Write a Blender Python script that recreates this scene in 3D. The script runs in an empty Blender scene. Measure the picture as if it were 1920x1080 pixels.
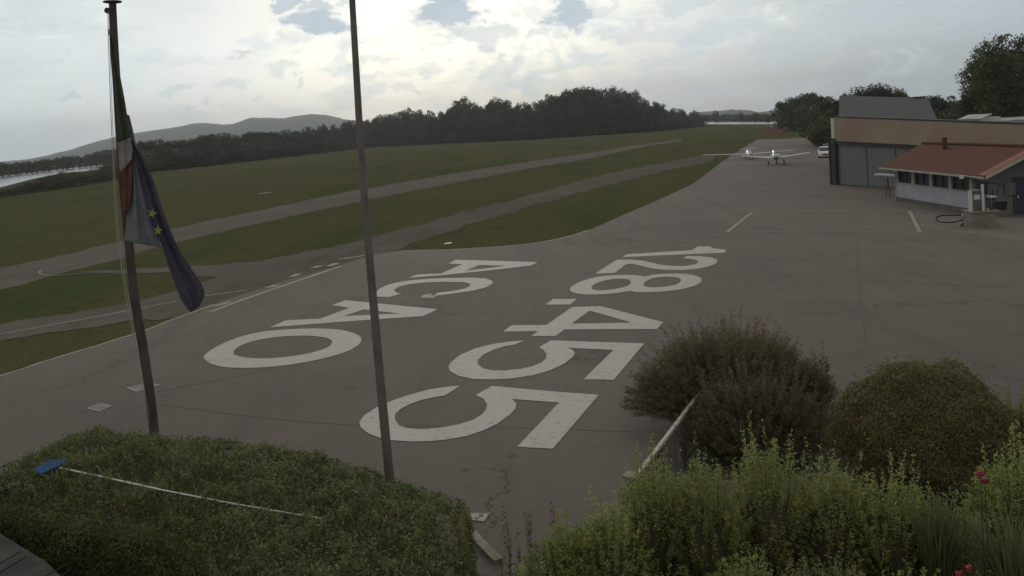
import bpy, math, random
import numpy as np
from mathutils import Vector, Matrix, noise as mnoise
from mathutils.geometry import tessellate_polygon
R = math.radians
S = bpy.context.scene
C = S.collection
random.seed(7)
RNG = np.random.default_rng(7)

# ------------------------------------------------------------------ camera
F = 1650.0                       # focal length in photo pixels
CH = 7.0                         # camera height
PITCH, ROLL = R(2.5), R(3.76)
PX, PY = 960.0, 241.0 + F * math.tan(PITCH) / math.cos(ROLL)
cd = bpy.data.cameras.new('camera'); cam = bpy.data.objects.new('camera', cd); C.objects.link(cam)
S.camera = cam
cd.sensor_width = 36; cd.lens = 36 * F / 1920
cd.shift_y = -(540 - PY) / 1920
cd.clip_start = 0.1; cd.clip_end = 20000
fw = Vector((0, math.cos(PITCH), -math.sin(PITCH)))
up0 = Vector((0, math.sin(PITCH), math.cos(PITCH)))
X0 = Vector((1, 0, 0))
up = up0 * math.cos(ROLL) + X0 * math.sin(ROLL)
rt = X0 * math.cos(ROLL) - up0 * math.sin(ROLL)
cam.matrix_world = Matrix(((rt.x, up.x, -fw.x, 0), (rt.y, up.y, -fw.y, 0), (rt.z, up.z, -fw.z, CH), (0, 0, 0, 1)))
S.render.resolution_x, S.render.resolution_y = 1024, 576

def ray(px, py): return rt * ((px - PX) / F) - up * ((py - PY) / F) + fw
def G(px, py, z=0.0):            # photo pixel -> point at height z
    d = ray(px, py); t = (z - CH) / d.z
    return Vector((d.x * t, d.y * t, z))
def at(px, py, Y):               # photo pixel -> point at depth Y
    d = ray(px, py); t = Y / d.y
    return Vector((d.x * t, Y, CH + d.z * t))
def proj(p):
    v = Vector(p) - Vector((0, 0, CH)); w = v.dot(fw)
    return (PX + F * v.dot(rt) / w, PY - F * v.dot(up) / w)
def zat(xy, py):                 # height over a ground point that lands on photo row py
    lo, hi = -5.0, 400.0
    for _ in range(50):
        m = (lo + hi) / 2
        if proj((xy[0], xy[1], m))[1] > py: lo = m
        else: hi = m
    return (lo + hi) / 2

# ------------------------------------------------------------------ sky
SUN_AZ, SUN_EL = R(-4.0), R(15.0)
W = bpy.data.worlds.new('World'); S.world = W; W.use_nodes = True
nt = W.node_tree; nt.nodes.clear()
class NB:
    def __init__(s, nt): s.nt = nt
    def n(s, t, **k):
        x = s.nt.nodes.new(t)
        for a, b in k.items(): setattr(x, a, b)
        return x
    def set(s, sock, v):
        if hasattr(v, 'is_output') or isinstance(v, bpy.types.NodeSocket): s.nt.links.new(v, sock)
        else:
            if isinstance(v, (tuple, list)) and len(v) == 3 and sock.type == 'RGBA': v = (*v, 1)
            sock.default_value = v
    def m(s, op, a, b=None, c=None, clamp=False):
        x = s.n('ShaderNodeMath', operation=op, use_clamp=clamp)
        s.set(x.inputs[0], a)
        if b is not None: s.set(x.inputs[1], b)
        if c is not None: s.set(x.inputs[2], c)
        return x.outputs[0]
    def ss(s, v, lo, hi, a=0.0, b=1.0):
        x = s.n('ShaderNodeMapRange', interpolation_type='SMOOTHSTEP')
        for i, q in enumerate((v, lo, hi, a, b)): s.set(x.inputs[i], q)
        return x.outputs[0]
    def mix(s, f, a, b, mode='MIX'):
        x = s.n('ShaderNodeMix', data_type='RGBA', blend_type=mode)
        s.set(x.inputs[0], f); s.set(x.inputs[6], a); s.set(x.inputs[7], b)
        return x.outputs[2]
    def noise(s, vec, scale, detail=4, rough=0.55, dist=0.0, col=False):
        x = s.n('ShaderNodeTexNoise')
        if vec is not None: s.set(x.inputs['Vector'], vec)
        x.inputs['Scale'].default_value = scale; x.inputs['Detail'].default_value = detail
        x.inputs['Roughness'].default_value = rough; x.inputs['Distortion'].default_value = dist
        return x.outputs['Color' if col else 'Fac']
    def comb(s, a, b, c=0.0):
        x = s.n('ShaderNodeCombineXYZ'); s.set(x.inputs[0], a); s.set(x.inputs[1], b); s.set(x.inputs[2], c); return x.outputs[0]

w = NB(nt)
out = w.n('ShaderNodeOutputWorld'); bg = w.n('ShaderNodeBackground'); nt.links.new(bg.outputs[0], out.inputs[0])
bg.inputs[1].default_value = 0.10
sky = w.n('ShaderNodeTexSky', sky_type='NISHITA', sun_disc=False); sky.sun_elevation = SUN_EL; sky.sun_rotation = SUN_AZ
sky.air_density = 1.0; sky.dust_density = 2.0
tc = w.n('ShaderNodeTexCoord'); sp = w.n('ShaderNodeSeparateXYZ'); nt.links.new(tc.outputs['Generated'], sp.inputs[0])
az = w.m('ARCTAN2', sp.outputs[0], sp.outputs[1]); el = w.m('ARCSINE', sp.outputs[2])
dirv = w.comb(az, w.m('MULTIPLY', el, 2.2), 0.0)
big = w.noise(dirv, 4.0, 6, 0.6); mid = w.noise(dirv, 14.0, 7, 0.62, 0.4); fine = w.noise(dirv, 40.0, 5, 0.6)
wa = w.m('ADD', az, w.m('MULTIPLY', w.m('SUBTRACT', w.noise(dirv, 22.0, 6, 0.65), 0.5), 0.10))
we = w.m('ADD', el, w.m('MULTIPLY', w.m('SUBTRACT', w.noise(w.comb(el, az, 3.7), 26.0, 6, 0.65), 0.5), 0.055))
def gauss(a0, e0, sa, se, A=None, E=None, p=1.0):
    A = az if A is None else A; E = el if E is None else E
    u = w.m('DIVIDE', w.m('SUBTRACT', A, a0), sa); v = w.m('DIVIDE', w.m('SUBTRACT', E, e0), se)
    q = w.m('ADD', w.m('MULTIPLY', u, u), w.m('MULTIPLY', v, v))
    return w.m('EXPONENT', w.m('MULTIPLY', q, -p))
def azel(px, py):
    d = ray(px, py).normalized(); return math.atan2(d.x, d.y), math.asin(d.z)
ga, ge = azel(860, 30)
glow = gauss(ga, ge, 0.40, 0.17)
glow2 = gauss(ga, ge, 0.16, 0.09)
# base veil: cool grey far from the sun, warm white near it
veil = w.mix(glow, (3.9, 4.5, 4.85), (8.0, 8.5, 8.2))
lft = gauss(-0.55, 0.05, 0.45, 0.5)
veil = w.mix(w.m('MULTIPLY', lft, 0.75), veil, (7.3, 7.9, 7.9))
veil = w.mix(w.m('MULTIPLY', glow2, 0.75), veil, (10.4, 10.2, 8.9))
hz = gauss(*azel(1420, 200), 0.20, 0.045)
veil = w.mix(w.m('MULTIPLY', hz, 0.8), veil, (3.0, 3.5, 3.9))
hz2 = gauss(*azel(1750, 60), 0.25, 0.10)
veil = w.mix(w.m('MULTIPLY', hz2, 0.6), veil, (3.7, 4.15, 4.45))
# darker behind the camera
bk = w.ss(w.m('ABSOLUTE', az), 0.9, 2.2)
veil = w.mix(bk, veil, (5.2, 4.8, 4.35))
zen = w.ss(el, 0.35, 1.0)
veil = w.mix(w.m('MULTIPLY', zen, 0.8), veil, (5.0, 4.7, 4.3))
mod = w.m('ADD', 0.70, w.m('MULTIPLY', w.m('ADD', big, w.m('MULTIPLY', mid, 0.45)), 0.42))
vm = w.n('ShaderNodeVectorMath', operation='SCALE'); nt.links.new(veil, vm.inputs[0]); w.set(vm.inputs[3], mod)
col = w.mix(0.10, vm.outputs[0], sky.outputs[0])
# wispy streaks
st = w.ss(w.noise(w.comb(w.m('MULTIPLY', az, 0.45), w.m('MULTIPLY', el, 3.0), 8.0), 9.0, 7, 0.62, 0.5), 0.50, 0.72)
col = w.mix(w.m('MULTIPLY', st, 0.48), col, (6.3, 6.7, 6.8))
st2 = w.ss(w.noise(w.comb(w.m('MULTIPLY', az, 0.9), w.m('MULTIPLY', el, 2.4), 2.0), 16.0, 8, 0.66, 0.7), 0.54, 0.70)
col = w.mix(w.m('MULTIPLY', st2, w.m('MULTIPLY', w.m('ADD', glow, 0.30), 0.75)), col, (10.4, 10.1, 9.0))
puff = w.m('MULTIPLY', w.ss(w.noise(w.comb(az, w.m('MULTIPLY', el, 2.0), 5.0), 13.0, 8, 0.64, 0.3), 0.50, 0.60), gauss(*azel(960, 90), 0.42, 0.10))
col = w.mix(w.m('MULTIPLY', puff, 0.55), col, (5.9, 6.7, 7.1))
# shafts fanning out from the hidden sun
sa0, se0 = azel(1010, 20)
ang = w.m('ARCTAN2', w.m('SUBTRACT', az, sa0), w.m('SUBTRACT', se0, el))
shaft = w.ss(w.noise(w.comb(ang, 0.0, 0.0), 5.0, 1, 0.4), 0.36, 0.70)
shm = w.m('MULTIPLY', shaft, gauss(*azel(1170, 125), 0.22, 0.06))
col = w.mix(w.m('MULTIPLY', shm, 0.75), col, (8.6, 8.4, 7.4))
# cumulus: (photo x, y, half width, half height, opacity)
blobs = [(527, 4, 36, 24, .9), (585, 14, 34, 20, .8), (600, 44, 62, 26, 1.0), (838, 20, 66, 36, 1.0), (905, 66, 70, 26, .55), (1070, 26, 58, 34, 1.0), (1180, 62, 75, 20, .4),
         (1130, 8, 40, 18, .4), (1020, 70, 40, 16, .4), (640, 8, 26, 12, .5), (1330, 60, 130, 28, .35), (1480, 90, 100, 40, .3), (1320, 170, 90, 16, .25),
         (930, 126, 60, 24, .35), (820, 130, 40, 14, .3), (128, 186, 26, 8, .5), (335, 165, 40, 14, .4), (455, 92, 16, 10, .5), (430, 160, 36, 16, .35), (560, 156, 10, 16, .4), (345, 203, 12, 7, .4), (388, 198, 12, 6, .4),
         (530, 130, 30, 10, .35), (485, 190, 12, 6, .35), (1650, 20, 160, 30, .3), (1870, 45, 120, 25, .25), (90, 20, 90, 26, .25), (1470, 128, 26, 12, .35), (1290, 5, 60, 20, .45), (760, 165, 40, 10, .3), (690, 120, 60, 8, .3), (1000, 150, 70, 10, .3), (1240, 125, 70, 12, .25), (1560, 40, 70, 16, .3), (225, 60, 70, 10, .2), (330, 110, 90, 9, .2), (60, 110, 70, 10, .2), (560, 75, 40, 8, .3)]
vor = w.m('SUBTRACT', w.noise(dirv, 34.0, 7, 0.68), 0.5)
bm = rim = None
for (bx, by, bw, bh, op) in blobs:
    a0, e0 = azel(bx, by)
    g = w.m('MULTIPLY', gauss(a0, e0, bw / F, bh / F, wa, we, 0.95), 1.0)
    g = w.m('ADD', g, w.m('MULTIPLY', vor, w.m('MULTIPLY', g, 1.5)))
    core = w.m('MULTIPLY', w.ss(g, 0.38, 0.72), op)
    rr = w.m('MULTIPLY', w.ss(g, 0.18, 0.48), op)
    bm = core if bm is None else w.m('MAXIMUM', bm, core)
    rim = rr if rim is None else w.m('MAXIMUM', rim, rr)
rimc = w.m('MULTIPLY', w.m('MULTIPLY', rim, 0.75), w.m('ADD', glow, 0.15), clamp=True)
col = w.mix(rimc, col, (10.4, 10.0, 8.8))
ccol = w.mix(mid, (4.0, 4.7, 5.2), (6.0, 6.5, 6.9))
col = w.mix(w.m('MULTIPLY', bm, 0.88), col, ccol)
bst = w.m('MULTIPLY', w.ss(el, 0.0, 0.34, 1.0, 0.0), w.ss(w.m('ABSOLUTE', az), 0.7, 1.3, 1.0, 0.0))
bsc = w.n('ShaderNodeVectorMath', operation='MULTIPLY'); nt.links.new(col, bsc.inputs[0])
w.set(bsc.inputs[1], w.comb(w.m('ADD', 1.0, w.m('MULTIPLY', bst, 0.12)), w.m('ADD', 1.0, w.m('MULTIPLY', bst, 0.20)), w.m('ADD', 1.0, w.m('MULTIPLY', bst, 0.31))))
nt.links.new(bsc.outputs[0], bg.inputs[0])

sl = bpy.data.lights.new('sun', 'SUN'); sl.energy = 0.7; sl.angle = R(14); sl.color = (1, 0.93, 0.82)
so = bpy.data.objects.new('sun', sl); C.objects.link(so)
sdir = Vector((math.sin(SUN_AZ) * math.cos(SUN_EL), math.cos(SUN_AZ) * math.cos(SUN_EL), math.sin(SUN_EL)))
so.rotation_euler = (-sdir).to_track_quat('-Z', 'Y').to_euler(); so.location = (0, 0, 60)
S.view_settings.view_transform = 'Standard'; S.view_settings.look = 'None'
S.view_settings.exposure = 0.0; S.view_settings.gamma = 1.0; S.view_settings.use_curve_mapping = False
S.render.engine = 'CYCLES'; S.cycles.use_denoising = True
S.cycles.max_bounces = 6; S.cycles.volume_bounces = 0; S.cycles.transparent_max_bounces = 8
S.cycles.sample_clamp_indirect = 4

# ------------------------------------------------------------------ materials
def mat(name, color, rough=0.85, spec=0.3, var=None, scale=3.0, detail=5, amount=1.0, metal=0.0, bump=0.0, bscale=20.0, emission=None, lo=0.4, hi=0.65, coords='Object'):
    m = bpy.data.materials.new(name); m.use_nodes = True
    b = NB(m.node_tree); p = m.node_tree.nodes['Principled BSDF']
    p.inputs['Roughness'].default_value = rough; p.inputs['Specular IOR Level'].default_value = spec; p.inputs['Metallic'].default_value = metal
    tcx = b.n('ShaderNodeTexCoord').outputs[coords]
    c = (*color, 1)
    if var is not None:
        f = b.ss(b.noise(tcx, scale, detail, 0.6), lo, hi)
        b.set(p.inputs['Base Color'], b.mix(b.m('MULTIPLY', f, amount), color, var))
    else: p.inputs['Base Color'].default_value = c
    if bump:
        bp = b.n('ShaderNodeBump'); bp.inputs['Strength'].default_value = bump
        b.set(bp.inputs['Height'], b.noise(tcx, bscale, 4)); b.set(p.inputs['Normal'], bp.outputs[0])
    return m

def leafmat(name, a, b_, c=None, trans=0.35, rough=0.55, nscale=1.5, spec=0.35):
    m = bpy.data.materials.new(name); m.use_nodes = True
    n = NB(m.node_tree); p = m.node_tree.nodes['Principled BSDF']; o = m.node_tree.nodes['Material Output']
    geo = n.n('ShaderNodeNewGeometry'); rnd = geo.outputs['Random Per Island']
    tcx = n.n('ShaderNodeTexCoord').outputs['Object']
    colr = n.mix(rnd, a, b_)
    if c is not None: colr = n.mix(n.ss(n.noise(tcx, nscale, 4, 0.6), 0.48, 0.66), colr, c)
    oi = n.n('ShaderNodeObjectInfo').outputs['Random']
    hs = n.n('ShaderNodeHueSaturation'); n.set(hs.inputs['Color'], colr); n.set(hs.inputs['Value'], n.m('ADD', 0.70, n.m('MULTIPLY', oi, 0.60)))
    n.set(hs.inputs['Hue'], n.m('ADD', 0.49, n.m('MULTIPLY', oi, 0.02)))
    colr = hs.outputs[0]
    n.set(p.inputs['Base Color'], colr); p.inputs['Roughness'].default_value = rough; p.inputs['Specular IOR Level'].default_value = spec
    t = n.n('ShaderNodeBsdfTranslucent'); n.set(t.inputs[0], colr)
    mx = n.n('ShaderNodeMixShader'); mx.inputs[0].default_value = trans
    m.node_tree.links.new(p.outputs[0], mx.inputs[1]); m.node_tree.links.new(t.outputs[0], mx.inputs[2]); m.node_tree.links.new(mx.outputs[0], o.inputs[0])
    return m

def asphalt(name, base, light, dark, seams=True, off=0.0, rough=0.9):
    m = bpy.data.materials.new(name); m.use_nodes = True
    n = NB(m.node_tree); p = m.node_tree.nodes['Principled BSDF']
    tcx = n.n('ShaderNodeTexCoord').outputs['Object']
    c = n.mix(n.ss(n.noise(tcx, 0.07, 5, 0.55), 0.35, 0.65), base, light)
    c = n.mix(n.m('MULTIPLY', n.ss(n.noise(tcx, 0.16, 3, 0.4, 1.2), 0.56, 0.60), 0.22), c, dark)
    c = n.mix(n.m('MULTIPLY', n.ss(n.noise(tcx, 1.7, 2, 0.4), 0.70, 0.76), 0.5), c, tuple(v * 0.6 for v in dark))
    mp = n.n('ShaderNodeMapping'); n.set(mp.inputs[0], tcx); mp.inputs['Rotation'].default_value = (0, 0, R(-20)); mp.inputs['Scale'].default_value = (0.9, 0.10, 1)
    c = n.mix(n.m('MULTIPLY', n.ss(n.noise(mp.outputs[0], 0.8, 6, 0.65), 0.48, 0.72), 0.55), c, dark)       # drawn-out stains
    c = n.mix(n.m('MULTIPLY', n.ss(n.noise(tcx, 0.55, 6, 0.7), 0.55, 0.75), 0.45), c, dark)
    c = n.mix(n.m('MULTIPLY', n.noise(tcx, 30.0, 3, 0.7), 0.35), c, dark)
    if seams:
        vo = n.n('ShaderNodeTexVoronoi', feature='DISTANCE_TO_EDGE'); vo.inputs['Scale'].default_value = 0.12
        wv = n.n('ShaderNodeVectorMath', operation='ADD'); n.set(wv.inputs[0], tcx)
        nv = n.n('ShaderNodeVectorMath', operation='SCALE'); n.set(nv.inputs[0], n.noise(tcx, 0.5, 6, 0.7, col=True)); nv.inputs[3].default_value = 2.6
        n.set(wv.inputs[1], nv.outputs[0]); n.set(vo.inputs['Vector'], wv.outputs[0])
        crack = n.ss(vo.outputs['Distance'], 0.0, 0.007, 1.0, 0.0)
        crack = n.m('MULTIPLY', crack, n.ss(n.noise(tcx, 0.11, 3), 0.42, 0.60))
        c = n.mix(n.m('MULTIPLY', crack, 0.7), c, tuple(v * 0.35 for v in dark))
    n.set(p.inputs['Base Color'], c); p.inputs['Roughness'].default_value = rough; p.inputs['Specular IOR Level'].default_value = 0.12 if seams else 0.0
    bp = n.n('ShaderNodeBump'); bp.inputs['Strength'].default_value = 0.25; bp.inputs['Distance'].default_value = 0.02
    n.set(bp.inputs['Height'], n.noise(tcx, 60.0, 3)); n.set(p.inputs['Normal'], bp.outputs[0])
    return m

def grassmat():
    m = bpy.data.materials.new('grass'); m.use_nodes = True
    n = NB(m.node_tree); p = m.node_tree.nodes['Principled BSDF']
    tcx = n.n('ShaderNodeTexCoord').outputs['Object']
    mp = n.n('ShaderNodeMapping'); n.set(mp.inputs[0], tcx); mp.inputs['Rotation'].default_value = (0, 0, R(-38)); mp.inputs['Scale'].default_value = (1, 0.16, 1)
    g = n.mix(n.ss(n.noise(tcx, 0.035, 5, 0.6), 0.35, 0.65), (0.062, 0.082, 0.032), (0.085, 0.101, 0.044))
    dry_glare = n.ss(n.noise(mp.outputs[0], 0.07, 7, 0.68), 0.38, 0.54)                       # long parched tracts along the strip, browned further to paint in lens glare
    g = n.mix(n.m('MULTIPLY', dry_glare, 0.62), g, (0.130, 0.100, 0.060))
    mp2 = n.n('ShaderNodeMapping'); n.set(mp2.inputs[0], tcx); mp2.inputs['Rotation'].default_value = (0, 0, R(-25)); mp2.inputs['Scale'].default_value = (1, 0.05, 1)
    g = n.mix(n.m('MULTIPLY', n.ss(n.noise(mp2.outputs[0], 0.6, 5, 0.6), 0.42, 0.62), 0.35), g, (0.095, 0.090, 0.045))
    g = n.mix(n.m('MULTIPLY', n.ss(n.noise(tcx, 0.5, 8, 0.75), 0.50, 0.70), 0.75), g, (0.045, 0.062, 0.020))
    g = n.mix(n.m('MULTIPLY', n.ss(n.noise(tcx, 4.0, 6, 0.8), 0.40, 0.70), 0.55), g, (0.036, 0.050, 0.017))
    n.set(p.inputs['Base Color'], g); p.inputs['Roughness'].default_value = 1.0; p.inputs['Specular IOR Level'].default_value = 0.0
    bp = n.n('ShaderNodeBump'); bp.inputs['Strength'].default_value = 0.6; bp.inputs['Distance'].default_value = 0.06
    n.set(bp.inputs['Height'], n.noise(tcx, 14.0, 5, 0.8)); n.set(p.inputs['Normal'], bp.outputs[0])
    return m

def paintmat(name, paint, under, wear=0.5, thr=0.55, rough=0.75):
    m = bpy.data.materials.new(name); m.use_nodes = True
    n = NB(m.node_tree); p = m.node_tree.nodes['Principled BSDF']
    tcx = n.n('ShaderNodeTexCoord').outputs['Object']
    c = n.mix(n.noise(tcx, 1.2, 5, 0.6), paint, tuple(v * 0.78 for v in paint))
    c = n.mix(n.m('MULTIPLY', n.ss(n.noise(tcx, 5.0, 8, 0.75), thr, thr + 0.12), wear), c, under)
    mp = n.n('ShaderNodeMapping'); n.set(mp.inputs[0], tcx); mp.inputs['Rotation'].default_value = (0, 0, R(-25)); mp.inputs['Scale'].default_value = (0.25, 3.0, 1)
    c = n.mix(n.m('MULTIPLY', n.ss(n.noise(mp.outputs[0], 0.9, 7, 0.75), 0.60, 0.68), wear * 0.8), c, under)
    n.set(p.inputs['Base Color'], c); p.inputs['Roughness'].default_value = rough; p.inputs['Specular IOR Level'].default_value = 0.2
    return m

def ribmat(name, a, b_, axis=0, freq=12.0, dirt=None, rough=0.7):     # corrugated or boarded sheet, along U
    m = bpy.data.materials.new(name); m.use_nodes = True
    n = NB(m.node_tree); p = m.node_tree.nodes['Principled BSDF']
    tcx = n.n('ShaderNodeTexCoord').outputs['Object']; s3 = n.n('ShaderNodeSeparateXYZ'); n.set(s3.inputs[0], tcx)
    wv = n.m('SINE', n.m('MULTIPLY', s3.outputs[axis], freq))
    c = n.mix(n.ss(wv, -0.2, 0.9), a, b_)
    if dirt: c = n.mix(n.m('MULTIPLY', n.ss(n.noise(tcx, 0.35, 5, 0.6), 0.4, 0.7), 0.7), c, dirt)
    n.set(p.inputs['Base Color'], c); p.inputs['Roughness'].default_value = rough; p.inputs['Specular IOR Level'].default_value = 0.25
    bp = n.n('ShaderNodeBump'); bp.inputs['Strength'].default_value = 0.5; bp.inputs['Distance'].default_value = 0.04
    n.set(bp.inputs['Height'], wv); n.set(p.inputs['Normal'], bp.outputs[0])
    return m

M = {}
M['grass'] = grassmat()
M['apron'] = asphalt('apron_asphalt', (0.142, 0.119, 0.104), (0.168, 0.141, 0.123), (0.096, 0.082, 0.073))
M['runway'] = asphalt('runway_asphalt', (0.152, 0.135, 0.122), (0.176, 0.156, 0.140), (0.112, 0.100, 0.080), seams=False)
M['taxi'] = asphalt('taxiway_asphalt', (0.132, 0.117, 0.106), (0.158, 0.140, 0.126), (0.095, 0.088, 0.064), seams=False)
M['pad'] = asphalt('pad_concrete', (0.19, 0.175, 0.155), (0.21, 0.19, 0.17), (0.15, 0.13, 0.11), seams=False)
M['paint'] = paintmat('white_paint', (0.47, 0.45, 0.405), (0.20, 0.178, 0.155), 0.65, 0.53)
M['oldpaint'] = paintmat('worn_paint', (0.40, 0.36, 0.29), (0.18, 0.165, 0.14), 0.9, 0.46)
M['faint'] = paintmat('faint_paint', (0.28, 0.25, 0.215), (0.17, 0.15, 0.13), 0.8, 0.55)
M['tar'] = mat('tar', (0.085, 0.08, 0.075), 0.8, 0.2, (0.12, 0.11, 0.10), 2)
M['water'] = mat('lake_water', (0.10, 0.12, 0.12), 0.16, 0.6, bump=0.15, bscale=0.6)
M['hill'] = mat('hill_forest', (0.035, 0.05, 0.03), 0.95, 0.05, (0.055, 0.065, 0.035), 0.01)
M['bark'] = mat('bark', (0.10, 0.08, 0.06), 0.95, 0.1, (0.05, 0.045, 0.035), 6, bump=0.5, bscale=18)
M['leaf_forest'] = leafmat('leaf_forest', (0.050, 0.048, 0.026), (0.085, 0.076, 0.040), (0.075, 0.058, 0.034), 0.25, nscale=0.3)
M['leaf_tree'] = leafmat('leaf_tree', (0.045, 0.052, 0.024), (0.080, 0.085, 0.036), (0.058, 0.062, 0.026), 0.3, nscale=0.4)
M['leaf_hedge'] = leafmat('leaf_hedge', (0.095, 0.135, 0.044), (0.18, 0.215, 0.075), (0.23, 0.24, 0.095), 0.38, 0.55, nscale=1.3, spec=0.25)
M['leaf_shrub'] = leafmat('leaf_shrub', (0.17, 0.22, 0.072), (0.30, 0.34, 0.115), (0.34, 0.30, 0.105), 0.50, 0.5, nscale=2.2)
M['leaf_round'] = leafmat('leaf_round', (0.13, 0.14, 0.050), (0.24, 0.22, 0.080), (0.21, 0.16, 0.070), 0.36, nscale=1.6)
M['leaf_tamarisk'] = leafmat('leaf_tamarisk', (0.14, 0.14, 0.075), (0.21, 0.185, 0.11), (0.19, 0.13, 0.09), 0.45, nscale=1.2)
M['leaf_reed'] = leafmat('leaf_blade', (0.09, 0.125, 0.05), (0.15, 0.18, 0.075), None, 0.35)
M['leaf_dry'] = leafmat('leaf_dry', (0.10, 0.075, 0.045), (0.14, 0.095, 0.05), None, 0.3)
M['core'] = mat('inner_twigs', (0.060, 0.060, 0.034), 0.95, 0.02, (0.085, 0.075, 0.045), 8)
M['flower'] = mat('flower_petal', (0.32, 0.04, 0.07), 0.6, 0.3, (0.45, 0.08, 0.13), 30)
M['pole'] = mat('pole_metal', (0.15, 0.135, 0.135), 0.55, 0.3, (0.11, 0.095, 0.09), 1.5)
M['pole_old'] = mat('pole_metal_dull', (0.085, 0.072, 0.068), 0.7, 0.2, (0.055, 0.045, 0.04), 1.5)
M['rope'] = mat('rope', (0.45, 0.45, 0.40), 0.9, 0.1)
M['green'] = mat('flag_green', (0.066, 0.080, 0.050), 0.9, 0.1, (0.050, 0.062, 0.040), 3)
M['white'] = mat('flag_white', (0.26, 0.24, 0.24), 0.9, 0.1, (0.20, 0.185, 0.19), 3)
M['red'] = mat('flag_red', (0.15, 0.058, 0.046), 0.9, 0.1, (0.10, 0.045, 0.045), 3)
M['eublue'] = mat('flag_blue', (0.070, 0.070, 0.104), 0.85, 0.1, (0.042, 0.042, 0.068), 0.9)
M['paleblue'] = mat('flag_pale', (0.17, 0.18, 0.205), 0.9, 0.1, (0.13, 0.14, 0.17), 2.0)
M['star'] = mat('flag_star', (0.27, 0.25, 0.085), 0.8, 0.1)
M['fascia'] = mat('fascia_render', (0.35, 0.285, 0.21), 0.9, 0.1, (0.30, 0.225, 0.17), 0.25, lo=0.35, hi=0.7)
M['hangar_wall'] = ribmat('hangar_door_sheet', (0.165, 0.178, 0.175), (0.175, 0.188, 0.185), 1, 14.0, (0.15, 0.16, 0.158))
M['grey_roof'] = ribmat('grey_roof_sheet', (0.072, 0.070, 0.072), (0.080, 0.078, 0.080), 0, 16.0, (0.066, 0.062, 0.066))
M['dark'] = mat('dark_steel', (0.045, 0.045, 0.05), 0.6, 0.3)
M['darkblue'] = mat('dark_blue_paint', (0.02, 0.028, 0.06), 0.5, 0.4)
M['render_white'] = mat('white_render', (0.42, 0.43, 0.47), 0.9, 0.1, (0.36, 0.37, 0.40), 1.2)
M['pillar'] = mat('cream_pillar', (0.38, 0.37, 0.33), 0.9, 0.1)
M['greywall'] = mat('grey_render', (0.14, 0.145, 0.14), 0.9, 0.1, (0.11, 0.115, 0.115), 1.0)
M['tile'] = None
M['glass'] = mat('window_glass', (0.03, 0.035, 0.05), 0.15, 0.5)
M['curtain'] = mat('window_blind', (0.10, 0.10, 0.12), 0.9, 0.1, (0.06, 0.06, 0.07), 5)
M['gel'] = mat('aircraft_white', (0.58, 0.58, 0.61), 0.55, 0.3)
M['canopy'] = mat('canopy_glass', (0.05, 0.06, 0.08), 0.1, 0.7)
M['tyre'] = mat('tyre_rubber', (0.025, 0.025, 0.025), 0.85, 0.2)
M['carwhite'] = mat('car_white', (0.75, 0.77, 0.80), 0.3, 0.5)
M['cardark'] = mat('car_navy', (0.02, 0.03, 0.08), 0.3, 0.5)
M['rim'] = mat('wheel_rim', (0.4, 0.4, 0.42), 0.4, 0.5, metal=0.6)
M['lamp'] = mat('headlight_glass', (0.6, 0.6, 0.62), 0.15, 0.6)
M['concrete'] = mat('concrete', (0.22, 0.20, 0.17), 0.95, 0.1, (0.16, 0.145, 0.12), 1.5, bump=0.3)
M['stone'] = mat('stone_cap', (0.30, 0.27, 0.22), 0.9, 0.1, (0.20, 0.17, 0.13), 6)
M['rail'] = mat('rail_paint', (0.40, 0.38, 0.34), 0.6, 0.3, (0.24, 0.20, 0.15), 7)
M['iron'] = mat('baluster_iron', (0.10, 0.10, 0.10), 0.7, 0.3)
M['blue'] = mat('blue_net', (0.02, 0.085, 0.20), 0.8, 0.1, (0.015, 0.065, 0.15), 12)
M['alu'] = mat('pole_aluminium', (0.55, 0.55, 0.53), 0.35, 0.5, metal=0.4)
M['plate'] = mat('steel_plate', (0.19, 0.185, 0.17), 0.7, 0.3, (0.15, 0.14, 0.13), 5)
M['platerim'] = mat('plate_rim', (0.36, 0.34, 0.31), 0.8, 0.2)
M['pale_stone'] = mat('grate_stone', (0.40, 0.37, 0.31), 0.9, 0.1, (0.10, 0.09, 0.08), 9, lo=0.5, hi=0.6)
M['paving'] = mat('paving_stone', (0.075, 0.073, 0.066), 0.9, 0.1, (0.05, 0.048, 0.044), 2)
M['joint'] = mat('paving_joint', (0.02, 0.02, 0.018), 0.95, 0.05)
M['rubble'] = mat('red_soil', (0.20, 0.09, 0.06), 0.95, 0.05, (0.13, 0.08, 0.05), 1)
M['whitebox'] = mat('pale_sheet', (0.50, 0.50, 0.48), 0.7, 0.2, (0.36, 0.36, 0.35), 0.8)
M['pumpwhite'] = mat('pump_white', (0.55, 0.55, 0.53), 0.5, 0.3)
M['pumpgrey'] = mat('pump_grey', (0.14, 0.14, 0.135), 0.6, 0.3, (0.09, 0.09, 0.09), 3)
M['teal'] = mat('teal_plastic', (0.10, 0.24, 0.25), 0.6, 0.3)
M['brick'] = mat('chimney_clay', (0.09, 0.045, 0.035), 0.9, 0.1)

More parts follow.
